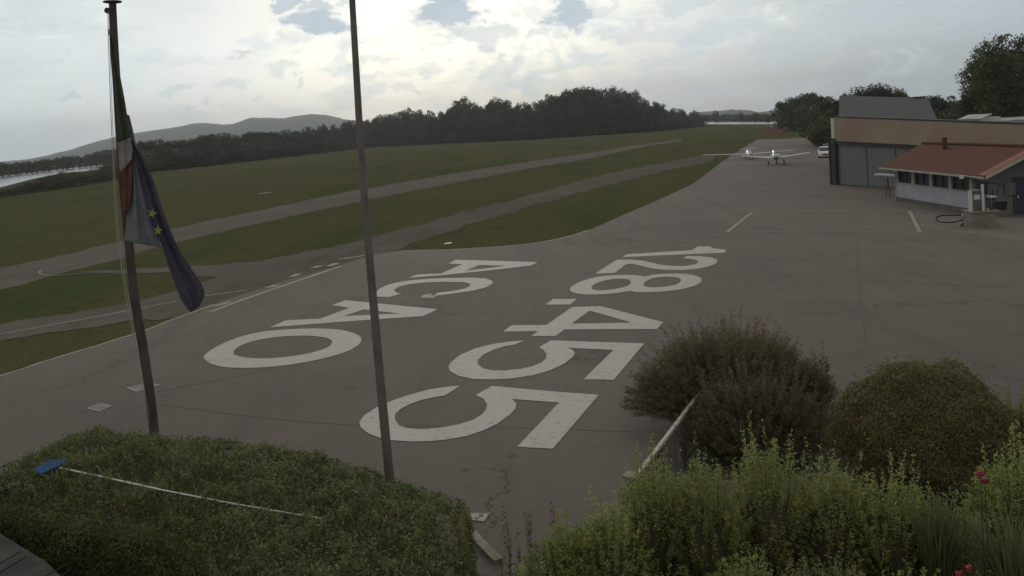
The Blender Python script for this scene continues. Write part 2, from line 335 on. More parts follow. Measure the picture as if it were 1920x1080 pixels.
def tilemat():
    m = bpy.data.materials.new('roof_tile'); m.use_nodes = True
    n = NB(m.node_tree); p = m.node_tree.nodes['Principled BSDF']
    uv = n.n('ShaderNodeTexCoord').outputs['UV']; s3 = n.n('ShaderNodeSeparateXYZ'); n.set(s3.inputs[0], uv)
    wx = n.m('SINE', n.m('MULTIPLY', s3.outputs[0], 2 * math.pi / 0.22)); wy = n.m('FRACT', n.m('DIVIDE', s3.outputs[1], 0.35))
    c = n.mix(n.noise(uv, 1.6, 5, 0.7), (0.19, 0.070, 0.046), (0.13, 0.056, 0.040)); c = n.mix(n.m('MULTIPLY', n.ss(wx, -0.2, -0.9), 0.55), c, (0.05, 0.025, 0.02)); c = n.mix(n.m('MULTIPLY', n.ss(wy, 0.16, 0.0), 0.5), c, (0.05, 0.025, 0.02))
    c = n.mix(n.m('MULTIPLY', n.ss(n.noise(uv, 0.5, 4), 0.5, 0.7), 0.6), c, (0.085, 0.062, 0.045))
    n.set(p.inputs['Base Color'], c); p.inputs['Roughness'].default_value = 0.85; p.inputs['Specular IOR Level'].default_value = 0.15
    bp = n.n('ShaderNodeBump'); bp.inputs['Strength'].default_value = 0.9; bp.inputs['Distance'].default_value = 0.05
    n.set(bp.inputs['Height'], n.m('ADD', wx, n.m('MULTIPLY', wy, 0.7))); n.set(p.inputs['Normal'], bp.outputs[0])
    return m
M['tile'] = tilemat()
M['verge'] = ribmat('verge_tile', (0.26, 0.115, 0.075), (0.21, 0.09, 0.06), 1, 20.0, (0.17, 0.085, 0.06))

# ------------------------------------------------------------------ mesh helpers
def V3(p): return Vector(p) if len(p) == 3 else Vector((p[0], p[1], 0))
class MB:
    def __init__(s): s.v = []; s.f = []; s.sm = []; s.uv = {}
    def add(s, vs, fs, smooth=False):
        b = len(s.v); s.v += [tuple(v) for v in vs]; s.f += [tuple(b + i for i in f) for f in fs]; s.sm += [smooth] * len(fs)
    def frame(s, o, ax, ay, az_, x0, x1, y0, y1, z0, z1):
        o, ax, ay, az_ = map(Vector, (o, ax, ay, az_))
        vs = [o + ax * x + ay * y + az_ * z for z in (z0, z1) for (x, y) in ((x0, y0), (x1, y0), (x1, y1), (x0, y1))]
        s.add(vs, [(0, 3, 2, 1), (4, 5, 6, 7), (0, 1, 5, 4), (1, 2, 6, 5), (2, 3, 7, 6), (3, 0, 4, 7)]); return s
    def box(s, x0, x1, y0, y1, z0, z1): return s.frame((0, 0, 0), (1, 0, 0), (0, 1, 0), (0, 0, 1), x0, x1, y0, y1, z0, z1)
    def tube(s, pts, rad, n=10, smooth=True, caps=True):
        pts = [Vector(p) for p in pts]; k = len(pts)
        rs = rad if hasattr(rad, '__len__') else [rad] * k
        prev = None; rings = []
        for i, p in enumerate(pts):
            t = (pts[min(i + 1, k - 1)] - pts[max(i - 1, 0)]).normalized()
            if prev is None: a = t.orthogonal().normalized()
            else: a = (prev - t * prev.dot(t)).normalized()
            prev = a; b = t.cross(a)
            rings.append([p + (a * math.cos(2 * math.pi * j / n) + b * math.sin(2 * math.pi * j / n)) * rs[i] for j in range(n)])
        vs = [v for r in rings for v in r]; fs = []
        for i in range(k - 1):
            for j in range(n): fs.append((i * n + j, i * n + (j + 1) % n, (i + 1) * n + (j + 1) % n, (i + 1) * n + j))
        s.add(vs, fs, smooth)
        if caps: s.add(rings[0], [tuple(range(n))[::-1]]); s.add(rings[-1], [tuple(range(n))])
        return s
    def loft(s, rings, smooth=True, caps=True):
        n = len(rings[0]); vs = [v for r in rings for v in r]; fs = []
        for i in range(len(rings) - 1):
            for j in range(n): fs.append((i * n + j, i * n + (j + 1) % n, (i + 1) * n + (j + 1) % n, (i + 1) * n + j))
        s.add(vs, fs, smooth)
        if caps: s.add(rings[0], [tuple(range(n))[::-1]], smooth); s.add(rings[-1], [tuple(range(n))], smooth)
        return s
    def prism(s, poly, n, d):          # planar polygon (3d points) extruded along n by d
        n = Vector(n); a = [Vector(p) for p in poly]; b = [p + n * d for p in a]; k = len(a)
        s.add(a + b, [tuple(range(k))[::-1], tuple(range(k, 2 * k))] + [(i, (i + 1) % k, k + (i + 1) % k, k + i) for i in range(k)]); return s
    def wall(s, p0, p1, z0, z1, z2, z3, nrm, th):  # wall p0->p1, z0/z1 at p0 (bottom, top), z2/z3 at p1
        p0, p1 = V3(p0), V3(p1)
        return s.prism([(p0.x, p0.y, z0), (p1.x, p1.y, z2), (p1.x, p1.y, z3), (p0.x, p0.y, z1)], nrm, th)
    def build(s, name, m, parent=None):
        me = bpy.data.meshes.new(name); me.from_pydata(s.v, [], s.f)
        me.polygons.foreach_set('use_smooth', s.sm); me.update()
        o = bpy.data.objects.new(name, me); me.materials.append(M[m] if isinstance(m, str) else m)
        C.objects.link(o)
        if parent is not None: o.parent = parent; o.matrix_parent_inverse = Matrix.Translation(parent.location).inverted() if parent.rotation_euler.z == 0 else (Matrix.Translation(parent.location) @ Matrix.Rotation(parent.rotation_euler.z, 4, 'Z')).inverted()
        return o
def raw(name, vs, nper, m, parent=None, local=False, smooth=False):
    """numpy mesh: vs (N, nper, 3), one n-gon each"""
    vs = np.asarray(vs, dtype=np.float32); N = vs.shape[0]
    me = bpy.data.meshes.new(name)
    me.vertices.add(N * nper); me.vertices.foreach_set('co', vs.reshape(-1))
    me.loops.add(N * nper); me.loops.foreach_set('vertex_index', np.arange(N * nper, dtype=np.int32))
    me.polygons.add(N); me.polygons.foreach_set('loop_start', np.arange(0, N * nper, nper, dtype=np.int32))
    me.update(calc_edges=True); me.validate()
    me.materials.append(M[m])
    o = bpy.data.objects.new(name, me); C.objects.link(o)
    if parent is not None:
        o.parent = parent
        if not local: o.matrix_parent_inverse = Matrix.Translation(parent.location).inverted()
    return o
def tag(o, label=None, cat=None, group=None, kind=None):
    if label: o['label'] = label
    if cat: o['category'] = cat
    if group: o['group'] = group
    if kind: o['kind'] = kind
    return o
def thing(name, label, cat, loc=(0, 0, 0), group=None, rz=0.0):
    o = bpy.data.objects.new(name, None); C.objects.link(o); o.location = loc; o.rotation_euler = (0, 0, rz)
    o.empty_display_size = 0.3
    return tag(o, label, cat, group)
def copy_tree(o, parent=None):
    c = o.copy(); C.objects.link(c)
    if parent is not None: c.parent = parent
    for ch in list(o.children): copy_tree(ch, c)
    return c
def sheet(name, poly, z, m, holes=(), kind='structure', thick=0.0, scale_px=True):
    loops = [[Vector((p[0], p[1], z)) for p in l] for l in (poly, *holes)]
    tris = tessellate_polygon(loops); vs = [v for l in loops for v in l]
    mb = MB(); fs = []
    for t in tris:
        a, b, c = (vs[i] for i in t)
        fs.append(t if (b - a).cross(c - a).z > 0 else t[::-1])
    mb.add(vs, fs)
    if thick:
        k = 0
        for l in loops:
            n = len(l); low = [Vector((v.x, v.y, z - thick)) for v in l]
            mb.add(list(l) + low, [(i, (i + 1) % n, n + (i + 1) % n, n + i) for i in range(n)])
    o = mb.build(name, m)
    if kind: o['kind'] = kind
    return o
def gp(pts): return [G(x, y) for x, y in pts]
def smooth_path(pts, sub=6):      # catmull-rom
    P = [np.array(p, float) for p in pts]; P = [2 * P[0] - P[1]] + P + [2 * P[-1] - P[-2]]; o = []
    for i in range(1, len(P) - 2):
        for k in range(sub):
            t = k / sub; a, b, c, d = P[i - 1:i + 3]
            o.append(tuple(0.5 * ((2 * b) + (c - a) * t + (2 * a - 5 * b + 4 * c - d) * t * t + (3 * b - a - 3 * c + d) * t ** 3)))
    o.append(tuple(P[-2])); return o
def ragged(path3, amp, step, seed=0):   # roughen a world-space edge
    out = []
    for a, b in zip(path3[:-1], path3[1:]):
        L = (b - a).length; n = max(1, int(L / step)); nx = Vector((-(b - a).y, (b - a).x, 0)).normalized()
        for i in range(n):
            p = a.lerp(b, i / n); q = mnoise.noise(Vector((p.x * .9 + seed, p.y * .9, seed))) + 0.5 * mnoise.noise(Vector((p.x * 3, p.y * 3 + seed, 0)))
            out.append(p + nx * amp * q)
    out.append(path3[-1]); return out

# ------------------------------------------------------------------ ground
sheet('grass_field', [(-6500, -60), (6500, -60), (6500, 6500), (-6500, 6500)], 0.0, 'grass')
def strip(name, top, bot, m, z, amp=0.35, sd=0):
    t = ragged(gp(smooth_path(top)), amp, 1.2, sd); b = ragged(gp(smooth_path(bot)), amp, 1.2, sd + 5)
    return sheet(name, t + b[::-1], z, m)
strip('runway', [(-300, 560), (0, 503), (150, 471), (333, 427), (500, 392), (640, 362), (760, 341), (900, 317), (1000, 302), (1100, 287), (1200, 271), (1278, 261)],
      [(-300, 610), (0, 543), (80, 521), (200, 492), (333, 455), (500, 416), (640, 386), (760, 361), (900, 334), (1000, 315), (1100, 298), (1200, 277), (1280, 264)], 'runway', 0.012, 0.5, 1)
strip('taxiway', [(150, 509), (300, 503), (430, 494), (520, 483), (640, 458), (780, 424), (870, 396), (960, 375), (1100, 336), (1200, 313), (1280, 298), (1345, 288)],
      [(150, 514), (300, 512), (400, 520), (500, 530), (620, 505), (730, 470), (860, 427), (960, 398), (1060, 369), (1180, 337), (1260, 318), (1335, 303)], 'taxi', 0.016, 0.9, 2)
strip('taxiway_link', [(-200, 645), (0, 607), (120, 590), (230, 571), (330, 545), (430, 515), (560, 493), (680, 470), (740, 465)],
      [(-200, 690), (0, 641), (120, 622), (240, 603), (330, 597), (440, 575), (560, 545), (660, 500), (740, 485)], 'taxi', 0.020, 0.35, 3)
edge = [(-150, 765), (0, 707), (100, 674), (250, 628), (330, 598), (400, 572), (500, 538), (620, 503), (725, 474), (860, 468), (1000, 457), (1090, 437), (1160, 407), (1230, 377), (1300, 344), (1345, 310), (1385, 283), (1420, 262)]
ed = ragged(gp(smooth_path(edge)), 0.10, 0.7, 4)
sheet('apron', ed + [G(1500, 259), G(1560, 259), G(1700, 262), Vector((75, 60, 0)), Vector((60, 5, 0)), Vector((40, -20, 0)), Vector((-30, -20, 0))], 0.024, 'apron')
# low kerb strip edging the apron where it meets grass
kb = MB(); kpts = ed
for a, b in zip(kpts[:-1], kpts[1:]):
    pa, pb = proj(a), proj(b)
    if 0 < 1 and (pa[0] < 395 or 730 < pa[0] < 1100):
        d = (b - a); 
        if d.length < 1e-4: continue
        d.normalize(); n = Vector((-d.y, d.x, 0))
        kb.frame(a, d, n, (0, 0, 1), 0, (b - a).length, -0.06, 0.06, 0.0, 0.034)
tag(kb.build('apron_edge', 'oldpaint'), kind='structure')
# taxi slab crossing and old joints
sheet('fuel_pad', gp([(1718, 402), (1920, 409), (1990, 425), (1990, 462), (1728, 428)]), 0.028, 'pad')
def line(name, pts, wd, m, z=0.034, label=None, cat='ground marking', group=None, kind=None, px=True, wob=0.0, zp=0.0):
    P = [G(x, y, zp) for x, y in pts] if px else [Vector(p) for p in pts]
    mb = MB()
    L = []; Rr = []
    for i, p in enumerate(P):
        t = (P[min(i + 1, len(P) - 1)] - P[max(i - 1, 0)]); t.z = 0; t.normalize(); n = Vector((-t.y, t.x, 0))
        L.append(p + n * wd / 2); Rr.append(p - n * wd / 2)
    vs = [Vector((v.x, v.y, z)) for v in L + Rr]; k = len(P)
    mb.add(vs, [(i, k + i, k + i + 1, i + 1) for i in range(k - 1)])
    o = mb.build(name, m)
    return tag(o, label, cat if kind is None else None, group, kind)
for nm, pts, wd in [('expansion_joint', smooth_path([(1604, 398), (1606, 450), (1610, 520), (1618, 600), (1628, 700)]), 0.07),
                    ('expansion_joint', smooth_path([(1452, 445), (1400, 540), (1345, 640), (1290, 720)]), 0.05),
                    ('expansion_joint', smooth_path([(300, 760), (520, 788), (700, 800), (900, 802), (1200, 812)]), 0.03),
                    ('expansion_joint', smooth_path([(300, 735), (520, 690), (640, 640), (860, 560), (1050, 500), (1300, 440)]), 0.04)]:
    line(nm, pts, wd, 'tar', 0.030, kind='structure')
# the lake
sheet('lake', [G(-400, 400)] + gp([(-60, 362), (0, 352), (60, 336), (120, 324), (200, 318), (260, 314)]) + [Vector((-170, 760, 0)), Vector((60, 900, 0))] +
      gp([(1290, 233), (1460, 233)]) + gp([(1470, 226.5), (1300, 228)]) + [Vector((20, 1500, 0)), Vector((-250, 1200, 0))] +
      gp([(260, 305), (200, 309), (120, 317), (0, 331), (-60, 338)]) + [G(-500, 385)], 0.06, 'water')

# ------------------------------------------------------------------ hills
def ridge(name, prof, Y, depth, mname, rough=3.0, seed=0):
    """hill range: ridge crest given by photo points, at depth Y, falling away front and back"""
    pts = smooth_path(prof, 10); mb = MB(); rows = 9; n = len(pts); vs = []
    for j in range(rows):
        t = j / (rows - 1); prof_h = math.sin(math.pi * min(1, t * 1.0)) ** 0.9 if t not in (0, 1) else 0
        for (px, py) in pts:
            c = at(px, py, Y); h = max(c.z, 0) * prof_h
            if 0 < t < 1 and abs(t - .5) > 0.05: h += rough * 4 * mnoise.fractal(Vector((c.x * .002, t * 4, seed)), 0.8, 2.0, 5) * prof_h
            elif abs(t - .5) <= .05: h += rough * mnoise.fractal(Vector((c.x * .02, 0, seed)), 0.7, 2.0, 5)
            vs.append((c.x * (1 + (t - .5) * 2 * depth / Y), Y + (t - .5) * 2 * depth, h - 0.5))
    fs = [(j * n + i, j * n + i + 1, (j + 1) * n + i + 1, (j + 1) * n + i) for j in range(rows - 1) for i in range(n - 1)]
    mb.add(vs, fs, True); return tag(mb.build(name, mname), kind='structure')
ridge('hills', [(-300, 322), (-100, 309), (40, 300), (110, 287), (180, 266), (250, 250), (330, 238), (370, 232), (430, 235), (470, 221), (530, 221), (580, 214), (620, 217), (660, 226), (740, 238), (820, 252)], 4200, 1200, 'hill', 3.0, 2)
ridge('far_hills', [(1180, 225), (1240, 218), (1290, 214), (1330, 209), (1385, 206), (1420, 211), (1500, 208), (1600, 204), (1800, 200), (2000, 200)], 2900, 300, 'hill', 5.0, 4)

# ------------------------------------------------------------------ leaves
def quads(c, n, t, L, Wd, fold=0.0):
    """diamond leaves: centres c, normals n, tangents t (N,3), length and width arrays"""
    n = n / (np.linalg.norm(n, axis=1, keepdims=True) + 1e-9)
    t = t - n * (t * n).sum(1, keepdims=True); t /= (np.linalg.norm(t, axis=1, keepdims=True) + 1e-9)
    b = np.cross(n, t); L = np.broadcast_to(L, (len(c),))[:, None]; Wd = np.broadcast_to(Wd, (len(c),))[:, None]
    return np.stack([c - t * L / 2, c + b * Wd / 2 + n * fold * Wd, c + t * L / 2, c - b * Wd / 2 + n * fold * Wd], 1)
def rdir(N, up_=0.0):
    d = RNG.normal(size=(N, 3)); d /= np.linalg.norm(d, axis=1, keepdims=True); d[:, 2] += up_
    return d / np.linalg.norm(d, axis=1, keepdims=True)

def crown_mesh(name, m, H, r, z0, nblob, nleaf, size, shape='round', gap=0.0):
    """crown of leaf clumps about the z axis; H crown top, z0 crown bottom, r radius"""
    cs = []
    for i in range(nblob):
        for _ in range(30):
            p = RNG.uniform(-1, 1, 3)
            if np.linalg.norm(p) < 1 and np.linalg.norm(p) > 0.35 + 0.15 * RNG.random(): break
        t = (p[2] + 1) / 2
        if shape == 'round': rr = 1.0
        elif shape == 'column': rr = 0.8 + 0.2 * math.sin(t * math.pi)
        else: rr = 1.15 - 0.55 * t
        cs.append((p[0] * r * rr * 0.85, p[1] * r * rr * 0.85, z0 + (H - z0) * (0.06 + 0.86 * t), r * RNG.uniform(0.20, 0.40)))
    per = nleaf // nblob; out = []
    for (x, y, z, br) in cs:
        d = rdir(per, 0.15); rad = br * (0.55 + 0.5 * RNG.random(per)) * np.where(RNG.random(per) < 0.12, 1.25, 1.0)
        c = np.array([x, y, z]) + d * rad[:, None] * np.array([1, 1, 0.8])
        n = d * 0.6 + rdir(per) * 0.8
        out.append(quads(c, n, rdir(per), size * RNG.uniform(0.6, 1.5, per), size * RNG.uniform(0.4, 1.0, per)))
    return np.concatenate(out), cs
def make_tree(name, label, cat, leaf, H, r, z0, nblob, nleaf, size, shape='round', group=None, tr=None):
    t = thing(name, label, cat, (0, 0, 0), group)
    vs, cs = crown_mesh('crown', leaf, H, r, z0, nblob, nleaf, size, shape)
    raw('crown', vs, 4, leaf, t, True)
    mb = MB(); tr = tr or H * 0.022
    top = z0 + (H - z0) * 0.75
    pts = [Vector((0.02 * H * math.sin(k * 1.3) * (k > 0), 0.02 * H * math.cos(k * 2.1) * (k > 0), top * k / 6)) for k in range(7)]
    mb.tube(pts, [tr * (1.35 if k == 0 else 1 - 0.8 * k / 6) for k in range(7)], 7)
    for (x, y, z, br) in cs[:max(5, nblob // 4)]:
        s0 = Vector((0, 0, max(z0 * 0.8, z * 0.55))); e = Vector((x, y, z)); mid_ = (s0 + e) / 2 + Vector((0, 0, -0.03 * H))
        mb.tube([s0, mid_, e], [tr * 0.45, tr * 0.3, tr * 0.1], 5)
    mb.build('trunk', 'bark', t)
    return t
FOREST = 'trees of the dark wood behind the runway'
fl = 'dark leafy tree in the unbroken wood beyond the runway'
protos = [make_tree('forest_tree', fl, 'tree', 'leaf_forest', 20, 7.0, 1.0, 46, 4200, 0.75, 'round', FOREST),
          make_tree('forest_tree', fl, 'tree', 'leaf_forest', 20, 7.4, 0.8, 60, 4600, 0.8, 'round', FOREST),
          make_tree('forest_tree', fl, 'tree', 'leaf_forest', 20, 6.4, 0.5, 50, 4200, 0.7, 'column', FOREST),
          make_tree('forest_tree', fl, 'tree', 'leaf_forest', 20, 8.2, 1.5, 52, 4600, 0.8, 'round', FOREST)]
used = set()
def plant(proto, loc, H, baseH, rz=None, label=None, group=None, wide=1.0, cat=None):
    o = proto if proto.name not in used else copy_tree(proto)
    used.add(proto.name); o.location = (loc[0], loc[1], 0); s = H / baseH
    o.scale = (s * wide, s * wide, s); o.rotation_euler = (0, 0, RNG.uniform(0, 6.28) if rz is None else rz)
    if label: o['label'] = label
    if group: o['group'] = group
    return o
# skyline of the wood: photo x -> top row; base row
tops = [(255, 268), (300, 258), (345, 258), (400, 250), (450, 248), (500, 243), (560, 240), (600, 233), (640, 229), (700, 216), (740, 208), (780, 201), (830, 203), (865, 184), (890, 190), (930, 186), (960, 184),
        (1000, 184), (1040, 176), (1085, 165), (1110, 163), (1150, 164), (1190, 172), (1230, 186), (1262, 197), (1290, 202), (1312, 214)]
bases = [(255, 325), (330, 318), (640, 283), (700, 276), (850, 269), (1000, 262), (1150, 252), (1240, 246), (1290, 240), (1320, 237)]
def lerp(tab, x):
    for (a, b), (c, d) in zip(tab[:-1], tab[1:]):
        if x <= c: return b + (d - b) * max(0, (x - a)) / (c - a)
    return tab[-1][1]
k = 0
for row, (dy, hs, stp) in enumerate(((0, 0.74, 16), (20, 1.0, 18), (42, 0.98, 24))):
    x = 262
    while x < 1312:
        xx = x + RNG.uniform(-5, 5); g = G(xx, lerp(bases, xx)); d = g.normalized(); p = g + d * (dy + RNG.uniform(0, 8) + 6)
        z = zat(p, lerp(tops, xx))
        H = z * hs * (RNG.uniform(0.78, 1.0) if row != 1 else RNG.uniform(0.93, 1.05))
        plant(protos[int(RNG.integers(0, 4))], p, H, 20, wide=float(np.clip(13 / max(H, 6), 0.8, 1.25)))
        k += 1; x += stp * (1.0 if x > 600 else 0.85)
us = make_tree('forest_bush', 'dark undergrowth bush at the foot of the wood', 'bush', 'leaf_forest', 5, 4.6, 0.0, 26, 1700, 0.5, 'round', 'undergrowth along the foot of the wood', tr=0.06)
x = 262
while x < 1316:
    xx = x + RNG.uniform(-3, 3); g = G(xx, lerp(bases, xx)); plant(us, g + g.normalized() * 7, RNG.uniform(5.0, 7.5), 5, wide=1.1); plant(us, g + g.normalized() * 26, RNG.uniform(6.0, 8.5), 5, wide=1.2); x += 15
# pale open-crowned trees standing above the wood
pp = make_tree('poplar_tree', 'tall tree with pale open crown rising above the dark wood', 'tree', 'leaf_tree', 20, 6.5, 9.0, 34, 2600, 0.6, 'round', 'pale open-crowned trees topping the wood')
for (x, t) in ((1075, 166), (1098, 161), (1122, 163), (1148, 161), (1172, 165), (1190, 168), (870, 180), (935, 181)):
    g = G(x, lerp(bases, x)); p = g + g.normalized() * 62; plant(pp, p, zat(p, t), 20, wide=0.75)
# isolated trees by the far lake
fa = make_tree('shore_tree', 'loose grey-green tree at the end of the wood, left of the far water', 'tree', 'leaf_tree', 10, 3.6, 2.0, 22, 1200, 0.5, 'round')
for (x, b, t, wd, lab) in ((1306, 238, 204, .8, None), (1342, 234, 205, .8, 'thin pale tree standing alone before the far strip of water'), (1391, 233, 208, .75, 'left one of two round trees side by side before the far water'), (1417, 233, 209, 1.0, 'right one of two round trees side by side, the fuller one, before the far water'), (1441, 236, 212, 0.9, 'small round tree between far water and the airfield sheds')):
    p = G(x, b); plant(fa, p, zat(p, t), 10, label=lab, wide=wd)
# far shore tree line across the left lake
SH = 'trees along the far lake shore'
sp_ = make_tree('lakeside_tree', 'hazy tree in the line along the far lake shore', 'tree', 'leaf_tree', 10, 4.6, 0.4, 26, 1300, 0.6, 'round', SH)
shore_top = [(-60, 312), (0, 304), (60, 300), (100, 294), (130, 291), (160, 291), (200, 278), (262, 273)]
shore_base = [(-60, 340), (0, 332), (120, 318), (200, 310), (262, 306)]
for row, dd in enumerate((4, 16)):
    x = -60
    while x < 262:
        xx = x + RNG.uniform(-4, 4); g = G(xx, lerp(shore_base, xx)); p = g + g.normalized() * dd; z = zat(p, lerp(shore_top, xx) + RNG.uniform(-1, 5) * (1 - row * .6))
        plant(sp_, p, z, 10, wide=1.2); x += 11
# far bank wood on the right lake
for x in range(1308, 1462, 12):
    g = G(x, 228.0); p = g + g.normalized() * 25; z = zat(p, 217 - (x - 1308) * 0.02 + RNG.uniform(-2, 2))
    plant(us, p, z, 5, wide=2.0, label='bushy growth on the far bank of the right-hand water', group='bushes on the far right bank')
# shrubs along the near lake shore, left
BU = 'bushes on the near lake shore'
bs = make_tree('lakeside_bush', 'low dark bush in the row along the near lake shore', 'bush', 'leaf_forest', 3, 2.3, 0.05, 24, 1500, 0.22, 'round', BU, tr=0.05)
btop = [(-40, 362), (0, 352), (30, 349), (50, 341), (75, 336), (92, 325), (130, 319), (160, 320), (195, 312), (215, 300), (262, 290)]
bbase = [(-40, 380), (0, 371), (100, 356), (200, 340), (262, 326)]
for row, dd in enumerate((2, 6)):
    x = -40
    while x < 268:
        xx = x + RNG.uniform(-3, 3); g = G(xx, lerp(bbase, xx)); p = g + g.normalized() * dd; z = zat(p, lerp(btop, xx))
        plant(bs, p, z * RNG.uniform(.85, 1.02), 3, wide=1.15); x += 13
# trees on the right, behind the hangars
RT = 'trees behind the hangars'
rtree = [make_tree('broadleaf_tree', 'dark broadleaf tree in the row behind the hangars', 'tree', 'leaf_tree', 12, 4.5, 0.8, 44, 5200, 0.42, 'round', RT),
         make_tree('broadleaf_tree', 'dark broadleaf tree in the row behind the hangars', 'tree', 'leaf_tree', 12, 5.2, 1.5, 50, 5600, 0.42, 'round', RT)]
for (x, Y, t, wd) in ((1466, 215, 190, 1), (1482, 205, 180, 1), (1502, 198, 172, 1.0), (1524, 190, 168, 1.1), (1546, 184, 172, 1.0), (1566, 178, 178, 1), (1478, 195, 205, 1), (1510, 182, 198, 1), (1535, 175, 198, 1), (1556, 168, 200, 1.),
                      (1725, 170, 182, 1), (1745, 160, 176, 1.05), (1770, 160, 172, 1.0), (1795, 150, 182, 1), (1815, 145, 175, 1), (1735, 150, 196, 1), (1765, 148, 198, 1), (1790, 140, 200, 1), (1700, 175, 190, .9)):
    Y = 335 - (x - 1460) * .9 if x < 1540 else Y
    p = at(x, 215, Y); p.z = 0; plant(rtree[int(RNG.integers(0, 2))], p, zat(p, t), 12, wide=wd * (1.1 if x < 1540 else 1))
for (x, Y, t, wd) in ((1612, 175, 158, .8), (1635, 175, 152, .8), (1660, 175, 154, .8), (1682, 175, 162, .7)):
    p = at(x, 215, Y); p.z = 0; plant(rtree[1], p, zat(p, t), 12, wide=wd, label='round-topped tree showing above the ridge of the grey roof', group='trees above the grey roof')
ub = make_tree('hedgerow_bush', 'dark bush filling the foot of the trees left of the hangar', 'bush', 'leaf_tree', 5, 3.4, 0.0, 30, 3000, 0.35, 'round', 'bushes at the foot of the hangar trees', tr=0.06)
for (x, Y, t) in ((1462, 200, 222), (1476, 192, 215), (1492, 186, 212), (1508, 180, 214), (1524, 176, 212), (1540, 168, 210), (1554, 160, 214), (1568, 156, 214), (1500, 172, 224), (1530, 164, 226), (1550, 150, 228)):
    Y = 322 - (x - 1460) * .9 if x < 1540 else Y
    p = at(x, 215, Y); p.z = 0; plant(ub, p, zat(p, t), 5, wide=1.0)
for (x, Y, t) in ((1735, 140, 205), (1755, 138, 205), (1775, 136, 206), (1795, 132, 206), (1815, 128, 204), (1835, 126, 204), (1860, 122, 204), (1890, 120, 204), (1915, 118, 204), (1700, 142, 205)):
    p = at(x, 215, Y); p.z = 0; plant(ub, p, zat(p, t), 5, wide=0.9, label='dark bush below the trees right of the grey roof', group='bushes below the right-hand trees')
bt = make_tree('broadleaf_tree', 'very tall dark tree at the right edge, nearest of two', 'tree', 'leaf_tree', 20, 6.2, 1.5, 70, 14000, 0.40, 'round')
p = at(1880, 215, 108); p.z = 0; plant(bt, p, zat(p, 58), 20, wide=0.95, rz=1.0)
p = at(1843, 215, 116); p.z = 0; plant(bt, p, zat(p, 84), 20, wide=0.75, rz=4.0, label='tall dark tree just left of the tallest tree at the right edge')
p = at(1935, 215, 112); p.z = 0; plant(bt, p, zat(p, 50), 20, wide=0.9, rz=2.5, label='tall dark tree cut off by the right edge of the picture')

# ------------------------------------------------------------------ painted characters
def c6(l): return [G(800 + x / 2.511, 440 + y / 2.511) for x, y in l]
def c5(l): return [G(360 + x / 2.7, 440 + y / 2.7) for x, y in l]
def c2(l): return [G(640 + x / 3, 720 + y / 3) for x, y in l]
def cs(l, f, sub=4):     # closed smooth outline
    P = [np.array(p, float) for p in l]; n = len(P); o = []
    for i in range(n):
        a, b, c, d = P[i - 1], P[i], P[(i + 1) % n], P[(i + 2) % n]
        for k_ in range(sub):
            t = k_ / sub; o.append(tuple(0.5 * ((2 * b) + (c - a) * t + (2 * a - 5 * b + 4 * c - d) * t * t + (3 * b - a - 3 * c + d) * t ** 3)))
    return f(o)
PC = 'white characters painted on the apron'
def glyph(lab, poly, holes=(), extra=None):
    o = sheet('painted_character', poly, 0.036, 'paint', holes, kind=None)
    return tag(o, lab, 'painted character', PC)
glyph('white painted 5 nearest the camera, ending the number row', c2([(670, 17), (600, 22), (500, 37), (400, 63), (300, 95), (200, 138), (130, 182), (102, 220), (108, 250), (150, 285), (215, 310), (290, 325), (400, 332), (500, 330), (600, 320), (700, 302), (800, 270), (880, 230), (950, 180), (980, 145), (985, 118), (960, 92),
      (1225, 112), (990, 362), (1190, 373), (1450, 68), (1200, 50), (848, 18), (755, 70), (800, 90), (820, 120), (815, 150), (790, 180), (740, 210), (660, 235), (550, 255), (450, 263), (370, 257), (325, 240), (302, 210), (303, 180), (330, 150), (390, 118), (460, 95), (530, 80), (582, 72)]))
glyph('white painted 5 between the 4 and the nearest 5', c6([(460, 503), (390, 508), (310, 520), (230, 540), (160, 570), (115, 605), (103, 628), (110, 648), (150, 670), (220, 685), (300, 687), (400, 683), (500, 668), (580, 645), (650, 612), (690, 580), (698, 562), (688, 548), (665, 538), (880, 548), (738, 687), (882, 689), (1025, 517), (650, 505), (585, 503),
      (528, 535), (550, 548), (565, 568), (562, 588), (540, 608), (500, 625), (440, 638), (370, 645), (310, 645), (265, 635), (240, 615), (242, 595), (270, 568), (320, 545), (370, 530), (415, 523)]))
glyph('white painted digit 4 just after the square dot', c6([(360, 461), (400, 431), (563, 430), (685, 345), (822, 341), (1115, 417), (1085, 449), (650, 451), (607, 482), (493, 482), (525, 459)]), [c6([(683, 424), (768, 362), (968, 419)])])
glyph('small white painted square dot between the 8 and the 4', c6([(557, 334), (596, 307), (708, 306), (676, 333)]))
glyph('white painted digit 8 with two loops', cs([(674, 262), (690, 243), (730, 222), (790, 205), (860, 196), (940, 193), (1000, 196), (1030, 200), (1060, 193), (1110, 189), (1180, 187), (1240, 191), (1280, 202), (1295, 215), (1285, 232), (1250, 248), (1190, 262), (1110, 272), (1040, 275), (985, 274), (960, 269), (900, 278), (820, 285), (740, 285), (695, 278)], c6, 3),
      [cs([(777, 250), (800, 232), (850, 217), (900, 211), (940, 213), (960, 224), (955, 240), (920, 253), (870, 262), (820, 266), (785, 262)], c6, 3), cs([(1020, 240), (1035, 222), (1070, 208), (1120, 202), (1165, 203), (1195, 212), (1195, 225), (1170, 240), (1120, 249), (1070, 252), (1035, 249)], c6, 3)])
